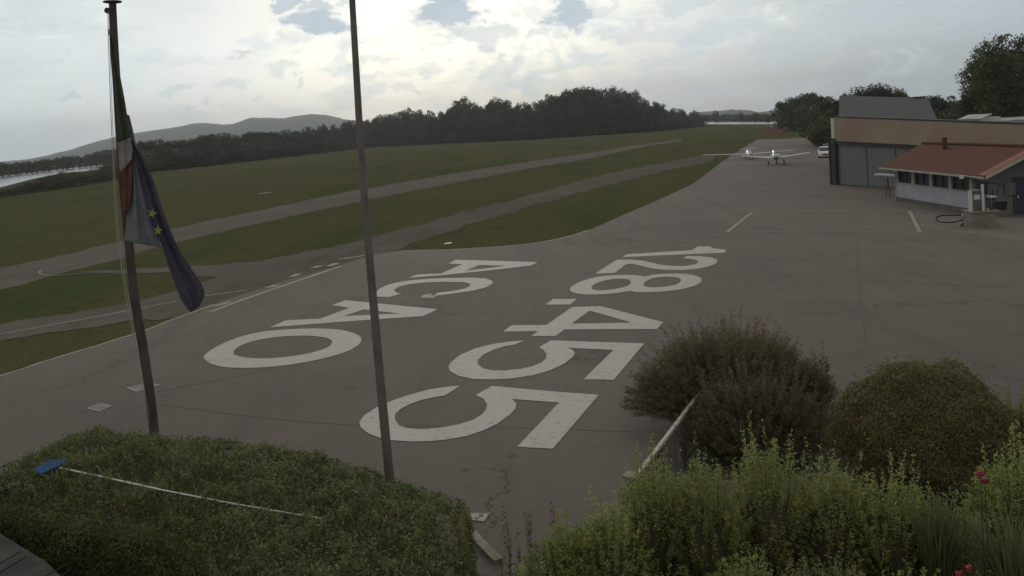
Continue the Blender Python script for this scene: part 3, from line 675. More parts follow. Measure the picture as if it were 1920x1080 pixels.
glyph('white painted digit 2 between the 1 and the 8', c6([(793, 187), (895, 121), (960, 121), (1010, 124), (1060, 135), (1100, 145), (1150, 150), (1210, 152), (1260, 145), (1280, 132), (1270, 123), (1240, 117), (1210, 115), (1222, 104), (1280, 104), (1340, 110), (1370, 122), (1365, 138), (1330, 153), (1270, 165), (1200, 171), (1120, 169), (1060, 163), (1010, 150), (970, 141), (940, 142), (885, 184)]))
glyph('white painted digit 1 at the far end of the number row', c6([(920, 109), (943, 95), (1250, 76), (1275, 59), (1330, 58), (1352, 68), (1412, 74), (1402, 88)]))
glyph('white painted O, left of the flagpole and nearest of its word', cs([(60, 630), (75, 605), (110, 580), (170, 550), (250, 520), (350, 497), (450, 486), (550, 481), (650, 480), (740, 485), (800, 497), (845, 515), (858, 535), (845, 560), (800, 590), (720, 618), (620, 642), (500, 663), (380, 676), (260, 680), (170, 676), (100, 660)], c5, 4),
      [cs([(210, 605), (225, 580), (280, 553), (360, 533), (460, 520), (560, 516), (640, 520), (690, 530), (710, 545), (695, 570), (640, 593), (560, 612), (460, 626), (360, 632), (280, 628), (230, 618)], c5, 4)])
glyph('white painted letter A between the O and the C', c5([(395, 474), (475, 438), (648, 430), (797, 375), (710, 360), (778, 336), (1245, 382), (1170, 417), (780, 444)]), [c5([(768, 416), (872, 383), (1056, 404)])])
glyph('white painted letter C behind the bare flagpole', c5([(938, 318), (932, 300), (945, 280), (985, 260), (1040, 245), (1110, 234), (1200, 227), (1300, 223), (1410, 221), (1485, 225), (1520, 237), (1523, 250), (1490, 270), (1420, 288), (1330, 301), (1222, 315), (1245, 297), (1320, 290), (1380, 277), (1410, 262), (1405, 250), (1370, 244), (1280, 242), (1180, 246), (1100, 254), (1045, 268), (1022, 285), (1035, 297), (1060, 302), (1000, 319)]))
glyph('white painted letter A farthest away, heading its word', c5([(1095, 222), (1140, 205), (1262, 200), (1370, 152), (1297, 150), (1335, 130), (1750, 142), (1715, 160), (1500, 185), (1275, 208)]), [c5([(1383, 187), (1455, 157), (1590, 161)])])
tag(sheet('paint_blotch', c5([(1155, 320), (1170, 310), (1205, 303), (1225, 314), (1240, 320), (1200, 326)]), 0.035, 'oldpaint', kind=None), 'faded pale paint blotch under the open end of the C', 'paint blotch')
# thin lines
line('painted_line', [(1410, 399), (1363, 436)], 0.20, 'oldpaint', label='short slanting left side of the faint painted parking box', group='painted lines on the pavement')
line('painted_line', [(1705, 396), (1725, 436)], 0.20, 'oldpaint', label='short right side of the faint painted parking box near the fuel pump', group='painted lines on the pavement')
line('painted_line', [(1411, 397), (1500, 396), (1704, 395)], 0.20, 'faint', label='very faint far side of the painted parking box', group='painted lines on the pavement')
line('painted_line', [(1364, 436.5), (1540, 434), (1724, 437)], 0.16, 'faint', label='very faint near side of the painted parking box', group='painted lines on the pavement')
line('painted_line', smooth_path([(-100, 648), (0, 628), (160, 599), (330, 566)]), 0.14, 'oldpaint', label='long thin line on the taxiway behind the flags', group='painted lines on the pavement')
line('painted_line', [(385, 556), (463, 545)], 0.14, 'oldpaint', label='short thin line just right of the blue flag tip', group='painted lines on the pavement')
line('painted_line', smooth_path([(395, 586), (470, 558), (560, 527), (640, 500)]), 0.22, 'oldpaint', label='worn slanting line along the apron edge left of the bare flagpole', group='painted lines on the pavement')
line('painted_line', smooth_path([(160, 512), (110, 517), (78, 515), (80, 506), (130, 498), (200, 488)]), 0.14, 'faint', label='faint looping turn line at the runway end', group='painted lines on the pavement')
for i, (a, b) in enumerate((((585, 503), (600, 499)), ((500, 540), (520, 535)), ((400, 575), (430, 567)), ((545, 520), (560, 514)), ((615, 500), (632, 494)))):
    line('paint_patch', [a, ((a[0] + b[0]) / 2, (a[1] + b[1]) / 2 + + .6), b], 0.40, 'faint', 0.031, label='worn paint patch beside the slanting apron edge line', cat='paint patch', group='paint patches by the apron edge')
# white boards in the grass
for (x, y, L, lab) in ((497, 362, 22, 'white marker board lying in the grass beyond the runway, left of the bare pole'), (840, 457, 12, 'small white marker strip in the grass above the letter A'), (665, 483, 60, 'pale worn threshold strip where the taxiway meets the apron')):
    a = G(x - L / 2, y + L * .07); b = G(x + L / 2, y - L * .07); d = (b - a); l = d.length; d.normalize()
    mb = MB().frame(a, d, (-d.y, d.x, 0), (0, 0, 1), 0, l, -0.10, 0.10, 0.0, 0.045)
    tag(mb.build('marker_board', 'pumpwhite' if L < 30 else 'oldpaint'), lab, 'marker board')
# inspection covers
def cover(pts, lab, m='plate', rim='platerim'):
    P = gp(pts); c = sum(P, Vector()) / 4; t = thing('inspection_cover', lab, 'cover', (c.x, c.y, 0.0))
    a = MB(); inner = [c + (p - c) * 0.88 for p in P]
    o = [Vector((p.x, p.y, 0.030)) for p in P]; i_ = [Vector((p.x, p.y, 0.030)) for p in inner]
    for j in range(4): a.prism([o[j], o[(j + 1) % 4], i_[(j + 1) % 4], i_[j]], (0, 0, 1), 0.012)
    a.build('cover_frame', rim, t)
    b = MB().prism([Vector((p.x, p.y, 0.026)) for p in inner], (0, 0, 1), 0.008); b.build('plate', m, t)
cover([(236, 729), (282, 720), (301, 724), (256, 737)], 'pale square cover in the apron behind the left flagpole')
cover([(163, 768), (188, 758), (210, 763), (186, 774)], 'dark square cover in the apron above the hedge at left')
cover([(869, 977), (885, 964), (921, 965), (908, 982)], 'debris-strewn stone drain grate beside the hedge end', 'pale_stone', 'stone')
cover([(945, 0 + 1210), (990, 1205), (1000, 1215), (950, 1222)], 'x') if False else None
a, b = G(868, 990), G(912, 1036); d = (b - a).normalized()
tag(MB().frame(a, d, (-d.y, d.x, 0), (0, 0, 1), 0, (b - a).length + .5, -0.08, 0.08, 0, 0.10).build('kerb_stone', 'stone'), 'narrow stone kerb running toward the camera from the drain grate', 'kerb')

# ------------------------------------------------------------------ hangar
A0 = G(1567, 346); A1 = G(1680, 353); e = (A1 - A0).normalized(); nb = Vector((-e.y, e.x, 0)); nb = nb if nb.x > 0 else -nb
B = A0 + e * 30.0                           # beyond the right edge
hang = thing('hangar', 'long grey hangar with a deep beige fascia and sliding doors', 'hangar', tuple(A0))
def hz_(p, py): return zat(p, py)
fr = -nb * 0.9                              # fascia stands out from the doors
def onfac(s, off=0.0): return A0 + e * s + nb * off
def top_row(x): return 220 + (x - 1563) * 13.5 / 357
def bot_row(x): return 264.5 + (x - 1567) * 17.5 / 353
pL, pR = onfac(0.0, -0.3), onfac(30, -0.3)
for s_ in np.linspace(-2, 4, 200):
    pL = onfac(s_, -0.3)
    if proj((pL.x, pL.y, 5))[0] > 1566: break
def rowz(p, f):
    x = proj((p.x, p.y, 5))[0]; return zat(p, f(x))
mid_p = onfac(17, -0.3)
zt0, zb0 = rowz(pL, top_row), rowz(pL, bot_row); zt1, zb1 = rowz(mid_p, top_row), rowz(mid_p, bot_row)
k_ = (30 - s_) / (17 - s_); zt2, zb2 = zt0 + (zt1 - zt0) * k_, zb0 + (zb1 - zb0) * k_
MB().wall(pL, pR, zb0, zt0, zb2, zt2, nb, 0.35).build('fascia', 'fascia', hang)
MB().wall(pL - nb * .04, pR - nb * .04, zt0 + 0.003, zt0 + 0.12, zt2 + 0.003, zt2 + 0.12, nb, 0.5).build('coping', 'dark', hang)
MB().wall(onfac(0), onfac(30), 0, zb0 - .0, 0, zb2, nb, 0.3).build('front_wall', 'hangar_wall', hang)
MB().prism([onfac(.1, .06) + Vector((0, 0, zb0 + .05)), onfac(30, .06) + Vector((0, 0, zb2 + .05)), onfac(30, 22) + Vector((0, 0, zb2 + .4)), onfac(-.3, 22) + Vector((0, 0, zb0 + .4))], (0, 0, 1), 0.25).build('roof', 'grey_roof', hang)
MB().wall(onfac(0, .3), onfac(0, 22), 0, zb0, 0, zb0 + .3, e, 0.3).build('side_wall', 'greywall', hang)
MB().wall(onfac(0.3, 21.7), onfac(30, 21.7), 0, zb0, 0, zb2, nb, 0.3).build('rear_wall', 'greywall', hang)
for i, s in enumerate((0.9, 4.4, 7.9, 11.4, 14.9, 18.4, 21.9, 25.4)):
    zz = zb0 + (zb2 - zb0) * s / 30
    MB().wall(onfac(s + .06, -.10), onfac(s + 3.42, -.10), 0.06, zz - .12, 0.06, zz - .2, nb, 0.08).build('sliding_door', 'hangar_wall', hang)
MB().wall(onfac(0.0, -.30), onfac(30, -.30), zb0 - .28, zb0 - .10, zb2 - .28, zb2 - .10, nb, 0.16).build('door_rail', 'dark', hang)
MB().wall(onfac(-0.05, -.35), onfac(0.55, -.35), 0, zb0 - .0, 0, zb0 - .02, nb, 0.32).build('corner_post', 'dark', hang)
MB().wall(onfac(0.0, -.20), onfac(30, -.20), 0.0, 0.05, 0, 0.05, nb, 0.06).build('door_track', 'dark', hang)
dpp = onfac(s_ - .38, -.35)
MB().frame((dpp.x, dpp.y, 0), e, nb, (0, 0, 1), -.02, .36, -.1, .3, zb0 + .25, zt0 - .05).build('corner_panel', 'pumpwhite', hang)
MB().tube([onfac(-0.25, -.3) + Vector((0, 0, 0)), onfac(-0.25, -.3) + Vector((0, 0, zb0))], 0.09, 8).build('downpipe', 'dark', hang)
# second hangar with the tall grey roof behind
gl = at(1572, 222, 92); gl.z = 0
r0 = at(1574, 179, 100); r1 = at(1740, 184, 94); q0 = at(1572, 222, 90); q1 = at(1757, 224, 84)
h2 = thing('barn', 'building with a tall plain grey roof behind the beige fascia', 'building', (q0.x, q0.y, 0))
dn = Vector((0.05, 1, 0)).normalized()
MB().prism([q0, q1, r1, r0], (q1 - q0).cross(r0 - q0).normalized(), -0.18).build('roof', 'grey_roof', h2)
q0b, q1b = Vector((r0.x * 1.10, r0.y + 10, q0.z)), Vector((r1.x * 1.10, r1.y + 10, q1.z))
MB().prism([q0b, q1b, r1 + Vector((0, 0, -.003)), r0 + Vector((0, 0, -.003))], (q1b - q0b).cross(r0 - q0b).normalized(), 0.18).build('rear_roof', 'grey_roof', h2)
def dz(p, z): return Vector((p.x, p.y, z))
MB().prism([dz(q0, 0), dz(q0b, 0), dz(q0b, q0b.z - .2), dz(r0, r0.z - .25), dz(q0, q0.z - .2)], (1, 0, 0), 0.3).build('gable_wall', 'greywall', h2)
MB().prism([dz(q1, 0), dz(q1b, 0), dz(q1b, q1b.z - .2), dz(r1, r1.z - .25), dz(q1, q1.z - .2)], (-1, 0, 0), 0.3).build('gable_wall', 'greywall', h2)
MB().prism([dz(q0, 0) + Vector((.4, .3, 0)), dz(q1, 0) + Vector((-.4, .3, 0)), dz(q1, q1.z - .3) + Vector((-.4, .3, 0)), dz(q0, q0.z - .3) + Vector((.4, .3, 0))], (0, 1, 0), 0.25).build('front_wall', 'greywall', h2)
for (x, y) in ((1621, 180), (1723, 183)):
    c = at(x, y, 99 if x < 1700 else 95)
    vm_ = MB().box(c.x - .55, c.x + .55, c.y - .35, c.y + .35, c.z - .35, c.z + .02); vm_.box(c.x - .75, c.x + .75, c.y - .5, c.y + .5, c.z + .023, c.z + .12)
    vm_.build('roof_vent', 'dark', h2)
for (x, y) in ((1597, 213), (1617, 213), (1661, 214), (1683, 215), (1706, 216), (1728, 217)):
    t_ = (y - 180) / 43; c = at(x, y, 100 - 9.4 * t_)
    MB().box(c.x - .55, c.x + .55, c.y - .22, c.y - .02, c.z - .12, c.z + .10).build('roof_light', 'brick', h2)

# ------------------------------------------------------------------ club house
H0 = G(1681, 376); H1 = G(1815, 399); he = (H1 - H0).normalized(); hn = Vector((-he.y, he.x, 0)); hn = hn if hn.x > 0 else -hn
HL = (H1 - H0).length + .6; WD = 6.5
house = thing('clubhouse', 'low white clubhouse with terracotta tiled hip roof and pillared windows', 'house', tuple(H0))
def ho(s, o, z=0): return H0 + he * s + hn * o + Vector((0, 0, z))
ze = zat(H0, 313); zs = zat(H0, 343)
zsill = zs
MB().wall(ho(0, 0), ho(HL, 0), 0.0, zsill, 0, zsill, hn, 0.25).build('front_wall', 'render_white', house)
MB().wall(ho(-.003, -0.04), ho(HL, -0.04), 0.0, 0.28, 0, 0.28, hn, 0.04).build('plinth', 'greywall', house)
MB().wall(ho(0, -0.06), ho(HL, -0.06), zsill + .003, zsill + .07, zsill + .003, zsill + .07, hn, 0.34).build('window_sill', 'pillar', house)
MB().wall(ho(0, .253), ho(0, WD), 0, ze, 0, ze, he, 0.25).build('end_wall', 'render_white', house)
MB().wall(ho(.25, WD), ho(HL - .3, WD), 0, ze, 0, ze, hn, 0.25).build('rear_wall', 'render_white', house)
MB().wall(ho(0, 0.0), ho(HL, 0.0), ze - .18, ze, ze - .18, ze, hn, 0.25).build('lintel', 'pillar', house)
npil = 5; pitch_ = (HL - 0.3) / (npil - 1)
for i in range(npil):
    s = i * pitch_
    MB().frame(ho(s, 0), he, hn, (0, 0, 1), 0, 0.34, -.02, .23, zsill + .073, ze - .183).build('pillar', 'pillar', house)
    if i < npil - 1:
        wmb = MB(); a0, a1, b0, b1 = s + .343, s + pitch_ - .003, zsill + .075, ze - .185
        for (x0, x1, y0, y1) in ((a0, a0 + .06, b0, b1), (a1 - .06, a1, b0, b1), (a0 + .06, a1 - .06, b0, b0 + .06), (a0 + .06, a1 - .06, b1 - .06, b1), ((a0 + a1) / 2 - .03, (a0 + a1) / 2 + .03, b0 + .06, b1 - .06)):
            wmb.frame(ho(0, 0), he, hn, (0, 0, 1), x0, x1, .10, .16, y0, y1)
        wi = wmb.build('window', 'dark', house)
        g_ = MB().frame(ho(0, 0), he, hn, (0, 0, 1), a0 + .03, a1 - .03, .165, .18, b0 + .03, b1 - .03).build('pane', 'glass', wi)
# roof: hip at the far end, ridge along
def uvroof(faces, name, parent, th=0.12):
    me = bpy.data.meshes.new(name); vs = []; fs = []; uvs = []
    for f in faces:
        P = [Vector(p) for p in f]; u = (P[1] - P[0]).normalized(); n = (P[1] - P[0]).cross(P[2] - P[0]).normalized(); v = n.cross(u)
        if n.z < 0: P = P[::-1]; n = -n
        b = len(vs); k = len(P); vs += [tuple(p) for p in P] + [tuple(p - n * th) for p in P]
        fs.append(tuple(range(b, b + k))); uvs += [((p - P[0]).dot(u), (p - P[0]).dot(v)) for p in P]
        fs.append(tuple(range(b + k, b + 2 * k))[::-1]); uvs += [(0, 0)] * k
        for i in range(k): fs.append((b + i, b + k + i, b + k + (i + 1) % k, b + (i + 1) % k)); uvs += [(0, 0)] * 4
    me.from_pydata(vs, [], fs); l = me.uv_layers.new(name='UVMap')
    for i, q in enumerate(uvs): l.data[i].uv = q
    me.materials.append(M['tile']); o = bpy.data.objects.new(name, me); C.objects.link(o); o.parent = parent
    o.matrix_parent_inverse = Matrix.Translation(parent.location).inverted(); return o
ov = 0.75; zr = 0; WD = 5.2
Sg = HL
for s_ in np.linspace(HL - 1, HL + 3, 200):
    q = ho(s_, -ov, ze)
    if proj(q)[0] > 1846: Sg = s_; break
E0 = ho(-ov, -ov, ze + .02); E1 = ho(Sg, -ov, ze + .02)
for s_ in np.linspace(-1, 6, 200):
    rp = ho(s_, WD / 2); zr = zat(rp, 269)
    if proj((rp.x, rp.y, zr))[0] > 1717: break
R0 = Vector((rp.x, rp.y, zr)); R1_ = ho(Sg, WD / 2, zr)
E3 = ho(-ov, WD + ov, ze + .02); E2 = ho(Sg, WD + ov, ze + .02); E1b = E1
print('ROOF', [tuple(round(v) for v in proj(p)) for p in (E0, E1, R0, R1_, E1b)], ze, zr)
rf = uvroof([[E0, E1b, R1_, R0], [E3, E0, R0], [E2, E3, R0, R1_]], 'roof', house)
MB().frame(ho(0, 0, 0), he, hn, (0, 0, 1), -ov - .02, Sg, -ov - .10, -ov - .02, ze - .12, ze - .0).build('gutter', 'pillar', rf)
lift = Vector((0, 0, .07))
vg = uvroof([[E1 - he * .75 + lift, E1 + he * .08 + lift, R1_ + he * .08 + lift, R1_ - he * .75 + lift], [E2 + he * .08 + lift, E2 - he * .75 + lift, R1_ - he * .75 + lift + Vector((0, 0, .002)), R1_ + he * .08 + lift + Vector((0, 0, .002))]], 'verge_tiles', house)
vg.data.materials[0] = M['verge']
MB().prism([E1 + he * .085 + Vector((0, 0, -.16)), E1 + he * .085 + Vector((0, 0, .04)), R1_ + he * .085 + Vector((0, 0, .04)), R1_ + he * .085 + Vector((0, 0, -.16))], he, .04).build('barge_board', 'pillar', house)
MB().prism([ho(Sg - 1.1, 0.003), ho(Sg - 1.1, WD), ho(Sg - 1.1, WD, ze), ho(Sg - 1.1, WD / 2, zr - .15), ho(Sg - 1.1, 0.003, ze)], he, .2).build('gable_wall', 'greywall', house)
go_ = Sg - .9 + .003
for d0 in np.linspace(.5, 4, 200):
    if proj(ho(go_, d0, 1))[0] > 1903: break
dr = MB().frame(ho(go_, 0), he, hn, (0, 0, 1), .0, .05, d0, d0 + 1.1, .02, 2.1).build('door', 'darkblue', house)
MB().frame(ho(go_, 0), he, hn, (0, 0, 1), .053, .10, d0 + .12, d0 + .17, 1.0, 1.14).build('handle', 'pumpwhite', dr)
MB().frame(ho(go_, 0), he, hn, (0, 0, 1), .0, .07, d0 - .12, d0 - .003, 0, 2.25).frame(ho(go_, 0), he, hn, (0, 0, 1), .0, .07, d0, d0 + 1.1, 2.103, 2.25).build('door_frame', 'dark', house)
MB().frame(ho(go_, 0), he, hn, (0, 0, 1), .0, .10, .9, 1.5, 1.2, 1.9).build('meter_box', 'pumpgrey', house)
MB().tube([R0 + Vector((0, 0, .03)), R1_ + Vector((0, 0, .03))], 0.11, 8).build('ridge_cap', 'brick', rf)
cp = at(1771, 279, (R0.y + R1_.y) / 2 - .2); cp = R0 + (R1_ - R0) * 0.0
for s in np.linspace(0, HL, 60):       # chimney on the ridge, where the photo shows it
    q = ho(s, WD / 2 - .6, zr - .2)
    if proj(q)[0] > 1770: break
MB().frame(q, he, hn, (0, 0, 1), -.11, .11, -.11, .11, -.5, .62).frame(q, he, hn, (0, 0, 1), -.15, .15, -.15, .15, .623, .70).build('chimney', 'brick', rf)
MB().tube([ho(.25, -ov - .1, ze - .1), ho(.25, -.12, ze - .5), ho(.12, -.12, .1)], 0.05, 8).build('downpipe', 'pillar', house)
gg = G(1893, 397)

tag(MB().tube([dz(gg, 0), dz(gg, .08), dz(gg, .75), dz(gg, .80)], [.16, .22, .24, .20], 12).build('planter', 'stone'), 'small pale bin standing by the clubhouse gable door', 'bin')

# ------------------------------------------------------------------ fuel station
pb = G(1846, 428)
fs = thing('fuel_pump', 'aviation fuel pump on a concrete plinth with white post and swinging hose boom', 'fuel pump', tuple(pb))
fx = Vector((1, -.12, 0)).normalized(); fy = Vector((.12, 1, 0)).normalized()
def fo(x, y, z): return pb + fx * x + fy * y + Vector((0, 0, z))
def P2(px, z_depth, py): 
    return at(px, py, z_depth)
Yp = pb.y
def scale_at(y): return y / F
u = scale_at(Yp)
MB().frame(fo(0, 0, 0), fx, fy, (0, 0, 1), -.62, .72, 0, 1.1, 0.0, 0.86).build('plinth', 'concrete', fs)
MB().frame(fo(0, 0, 0), fx, fy, (0, 0, 1), -.70, .80, -.06, 1.16, 0.862, 0.93).build('plinth_slab', 'stone', fs)
cab = MB(); cab.frame(fo(0, 0, 0), fx, fy, (0, 0, 1), -.46, -.02, .2, .8, 0.932, 1.95); cab.frame(fo(0, 0, 0), fx, fy, (0, 0, 1), -.50, .02, .16, .84, 1.953, 2.04)
cb = cab.build('cabinet', 'pumpgrey', fs)
MB().frame(fo(0, 0, 0), fx, fy, (0, 0, 1), -.40, -.08, .185, .197, 1.55, 1.8).build('dial', 'pumpwhite', cb)
MB().frame(fo(0, 0, 0), fx, fy, (0, 0, 1), -.02 + .05, .28, .3, .7, 0.932, 1.75).build('pipe_box', 'pumpgrey', fs)
MB().tube([fo(.02, .1, .932), fo(.02, .1, 2.35)], .07, 10).build('post', 'pumpwhite', fs)
MB().tube([fo(-.58, .2, .932), fo(-.58, .2, 2.0)], .10, 10).build('gas_bottle', 'pumpwhite', fs)
MB().tube([fo(.45, .3, .932), fo(.45, .3, 1.75), fo(.62, .3, 1.95), fo(.62, .3, 0.95)], .05, 8).build('filter_pipe', 'dark', fs)
b0 = at(1873, 344, Yp + .6); b1 = at(1803, 331, Yp + .9)
MB().tube([fo(.62, .55, .93), Vector((b0.x, b0.y, b0.z)), ], .06, 8).build('mast', 'dark', fs)
MB().tube([b0, b1], [.07, .045], 8).build('boom', 'dark', fs)
MB().tube([b1 + Vector((0, 0, .05)), b1 + Vector((0, 0, -.12))], .11, 10).build('boom_end', 'pumpwhite', fs)
MB().frame(fo(0, 0, 0), fx, fy, (0, 0, 1), .35, .72, .1, .6, 1.62, 1.70).build('tray', 'pumpwhite', fs)
cx_ = G(1813, 412)
tag(MB().tube([dz(cx_, 0), dz(cx_, .06), dz(cx_, .34), dz(cx_, .36)], [.2, .24, .27, .2], 12).build('bucket', 'teal'), 'teal bucket on the ground left of the fuel pump', 'bucket')
hp = [G(x, y, .05) for x, y in smooth_path([(1822, 410), (1800, 414), (1785, 417), (1768, 417), (1756, 413), (1757, 407), (1768, 404), (1790, 404), (1806, 402)], 5)]
tag(MB().tube(hp, .045, 6).build('hose', 'tyre'), 'black hose lying in a loop on the pad beside the fuel pump', 'hose')
hp = [G(x, y, .05) for x, y in smooth_path([(1802, 424), (1808, 418), (1822, 416), (1832, 421), (1828, 427)], 5)]
tag(MB().tube(hp, .05, 6).build('hose', 'tyre'), 'short black hose coil at the foot of the fuel pump plinth', 'hose')
# hand cart
kc = G(1876, 405); cart = thing('hand_cart', 'black hand cart with a raised white handle behind the fuel pump', 'cart', tuple(kc))
def ko(x, y, z): return kc + Vector((x, y, z))
MB().prism([ko(-.35, 0, .35), ko(.35, 0, .35), ko(.45, 0, .85), ko(-.45, 0, .85)], (0, 1, 0), .7).build('tub', 'tyre', cart)
MB().tube([ko(-.35, .35, .6), ko(-.1, .3, 1.1), ko(.35, .3, 1.42)], .06, 8).build('handle', 'pumpwhite', cart)
for sx in (-.4, .4):
    wl = MB().tube([ko(sx - .06, .35, .25), ko(sx + .06, .35, .25)], .25, 16, smooth=False).build('wheel', 'tyre', cart)
MB().tube([ko(.3, .1, 0), ko(.3, .1, .35)], .03, 6).build('leg', 'dark', cart)
gb = G(1822, 388); 
# ------------------------------------------------------------------ aircraft
def ring(x, cy, cz, ry, rz_, n=14): return [(x, cy + ry * math.cos(2 * math.pi * i / n), cz + rz_ * math.sin(2 * math.pi * i / n)) for i in range(n)]
def wingmesh(mb, root, tip, cr, ct, th):
    """tapered wing: root/tip (x, y, z) of leading edge; chord runs to -x"""
    def prof(p, c, t): return [(p[0] - c * a, p[1], p[2] + c * t * b) for a, b in ((0, 0), (.08, .45), (.3, .6), (.65, .35), (1, 0), (.65, -.2), (.3, -.35), (.08, -.25))]
    mb.loft([prof(root, cr, th), prof([(root[i] + tip[i]) / 2 for i in range(3)], (cr + ct) / 2, th), prof(tip, ct, th * .9)])
def aircraft(name, label, kind, loc, yaw):
    t = thing(name, label, 'aircraft', loc, None, yaw)
    L = []
    if kind == 'glider':
        st = [(2.9, .62, .03), (2.6, .64, .22), (2.0, .70, .40), (1.2, .78, .50), (.4, .80, .48), (-.6, .80, .34), (-2, .82, .22), (-4.2, .86, .13)]
        fz = lambda z: z
    else:
        st = [(2.25, 1.05, .10), (2.15, 1.05, .36), (1.5, 1.06, .46), (.8, 1.10, .54), (.0, 1.12, .55), (-1.0, 1.10, .42), (-2.4, 1.12, .24), (-3.7, 1.16, .08)]
    mb = MB(); mb.loft([ring(x, 0, z, r, r * 1.05) for x, z, r in st]); mb.build('fuselage', 'gel', t).matrix_parent_inverse = Matrix()
    parts = []
    def fin(nm, m, b): o = b.build(nm, m, t); o.matrix_parent_inverse = Matrix(); return o
    if kind == 'glider':
        for s in (1, -1):
            wb = MB(); wingmesh(wb, (.9, .3 * s, .75), (.45, 6.9 * s, 1.0), 1.0, .5, .13); fin('wing', 'gel', wb)
        fb = MB(); fb.loft([[(-3.3, .06, .9), (-3.3, -.06, .9), (-4.35, -.04, .95), (-4.35, .04, .95)], [(-3.9, .05, 1.70), (-3.9, -.05, 1.70), (-4.55, -.03, 1.70), (-4.55, .03, 1.70)]], False); fin('tail_fin', 'gel', fb)
        tb = MB(); wingmesh(tb, (-3.8, 0, 1.74), (-4.0, 1.25, 1.76), .62, .42, .12); wingmesh(tb, (-3.8, 0, 1.74), (-4.0, -1.25, 1.76), .62, .42, .12); fin('tailplane', 'gel', tb)
        cb_ = MB(); cb_.loft([ring(2.1, 0, 1.02, .08, .03, 10), ring(1.7, 0, 1.05, .32, .22, 10), ring(1.0, 0, 1.12, .36, .30, 10), ring(.2, 0, 1.1, .25, .22, 10), ring(-.3, 0, 1.0, .06, .05, 10)]); fin('canopy', 'canopy', cb_)
        pb_ = MB(); pb_.box(3.0, 3.04, -.05, .05, -.02 + .0, 1.3); fin('propeller', 'dark', pb_)
        ws = ((.7, 0, .22), (-3.9, 0, .12), (1.0, .9, .2)) if False else ((.7, .55, .22), (.7, -.55, .22), (-4.1, 0, .12))
    else:
        for s in (1, -1):
            wb = MB(); wingmesh(wb, (.75, .3 * s, .80), (.55, 4.3 * s, 1.30), 1.45, 1.0, .14); fin('wing', 'gel', wb)
        fb = MB(); fb.loft([[(-2.7, .06, 1.25), (-2.7, -.06, 1.25), (-3.8, -.04, 1.25), (-3.8, .04, 1.25)], [(-3.35, .06, 2.1), (-3.35, -.06, 2.1), (-3.95, -.04, 2.1), (-3.95, .04, 2.1)]], False); fin('tail_fin', 'gel', fb)
        tb = MB(); wingmesh(tb, (-2.9, 0, 1.22), (-3.05, 1.5, 1.22), .8, .6, .12); wingmesh(tb, (-2.9, 0, 1.22), (-3.05, -1.5, 1.22), .8, .6, .12); fin('tailplane', 'gel', tb)
        cb_ = MB(); cb_.loft([ring(1.1, 0, 1.5, .1, .03, 10), ring(.6, 0, 1.62, .40, .26, 10), ring(-.2, 0, 1.66, .42, .30, 10), ring(-1.1, 0, 1.5, .2, .12, 10)]); fin('canopy', 'canopy', cb_)
        pb_ = MB(); pb_.loft([[(2.3, -.02, .2), (2.3, .02, .2), (2.34, .02, .2), (2.34, -.02, .2)], [(2.28, -.07, .7), (2.28, .07, .7), (2.36, .07, .7), (2.36, -.07, .7)], [(2.3, -.05, 1.05), (2.3, .05, 1.05), (2.38, .05, 1.05), (2.38, -.05, 1.05)], [(2.28, -.07, 1.4), (2.28, .07, 1.4), (2.36, .07, 1.4), (2.36, -.07, 1.4)], [(2.3, -.02, 1.95), (2.3, .02, 1.95), (2.34, .02, 1.95), (2.34, -.02, 1.95)]], False)
        pb_.tube([(2.2, 0, 1.05), (2.5, 0, 1.05)], [.13, .03], 10); fin('propeller', 'dark', pb_)
        ws = ((.2, 1.0, .24), (.2, -1.0, .24), (1.6, 0, .2))
    for (x, y, r) in ws:
        wb = MB().tube([(x, y - .07, r), (x, y + .07, r)], r, 16, smooth=False); o = fin('wheel', 'tyre', wb)
        lg = MB().tube([(x, y, r), (x * .8, y * .8, .9)], .05, 8); fin('landing_gear', 'rim', lg)
    return t
# position by the photo
mg = G(1457, 309); aircraft('light_aircraft', 'white low-wing light aircraft on three wheels, nearest on the taxi apron', 'tow', (mg.x + .2, mg.y + 1.0, 0.025), R(71))
gg_ = G(1402, 301.5)
aircraft('motor_glider', 'white motor glider with very long wings and T-tail behind the light aircraft', 'glider', (gg_.x + 1.3, gg_.y + 4.0, 0.025), R(76))
g3 = G(1698, 352); aircraft('parked_glider', 'white aircraft whose wing tip shows beyond the clubhouse corner before the hangar doors', 'tow', (g3.x + 1.6, g3.y + 2.6, 0.025), R(118)) if False else None
wl_ = at(1643, 328, H0.y + 2.6); wr_ = at(1700, 333, H0.y + 2.2)
wt = thing('aircraft_wing', 'white aircraft wing tip poking out past the clubhouse corner before the hangar doors', 'aircraft wing', (wl_.x, wl_.y, 0))
b = MB(); wingdir = (wr_ - wl_)
def pf_(c, ch, th): return [c + Vector((0, ch * a, th * q)) for a, q in ((0, 0), (.1, .5), (.35, .6), (.7, .35), (1, 0), (.7, -.25), (.35, -.4), (.1, -.3))]
b.loft([pf_(wl_, .5, .10), pf_(wl_ + wingdir * .12, .85, .22), pf_(wl_ + wingdir * .5, 1.0, .26), pf_(wr_, 1.1, .28)]); b.build('wing_panel', 'gel', wt)
for f_ in (.45, .95):
    q = wl_ + wingdir * f_; MB().tube([Vector((q.x - .2, q.y + .4, 0)), Vector((q.x, q.y + .4, q.z - .08))], .03, 6).tube([Vector((q.x + .2, q.y + .5, 0)), Vector((q.x, q.y + .5, q.z - .08))], .03, 6).build('trestle', 'dark', wt)
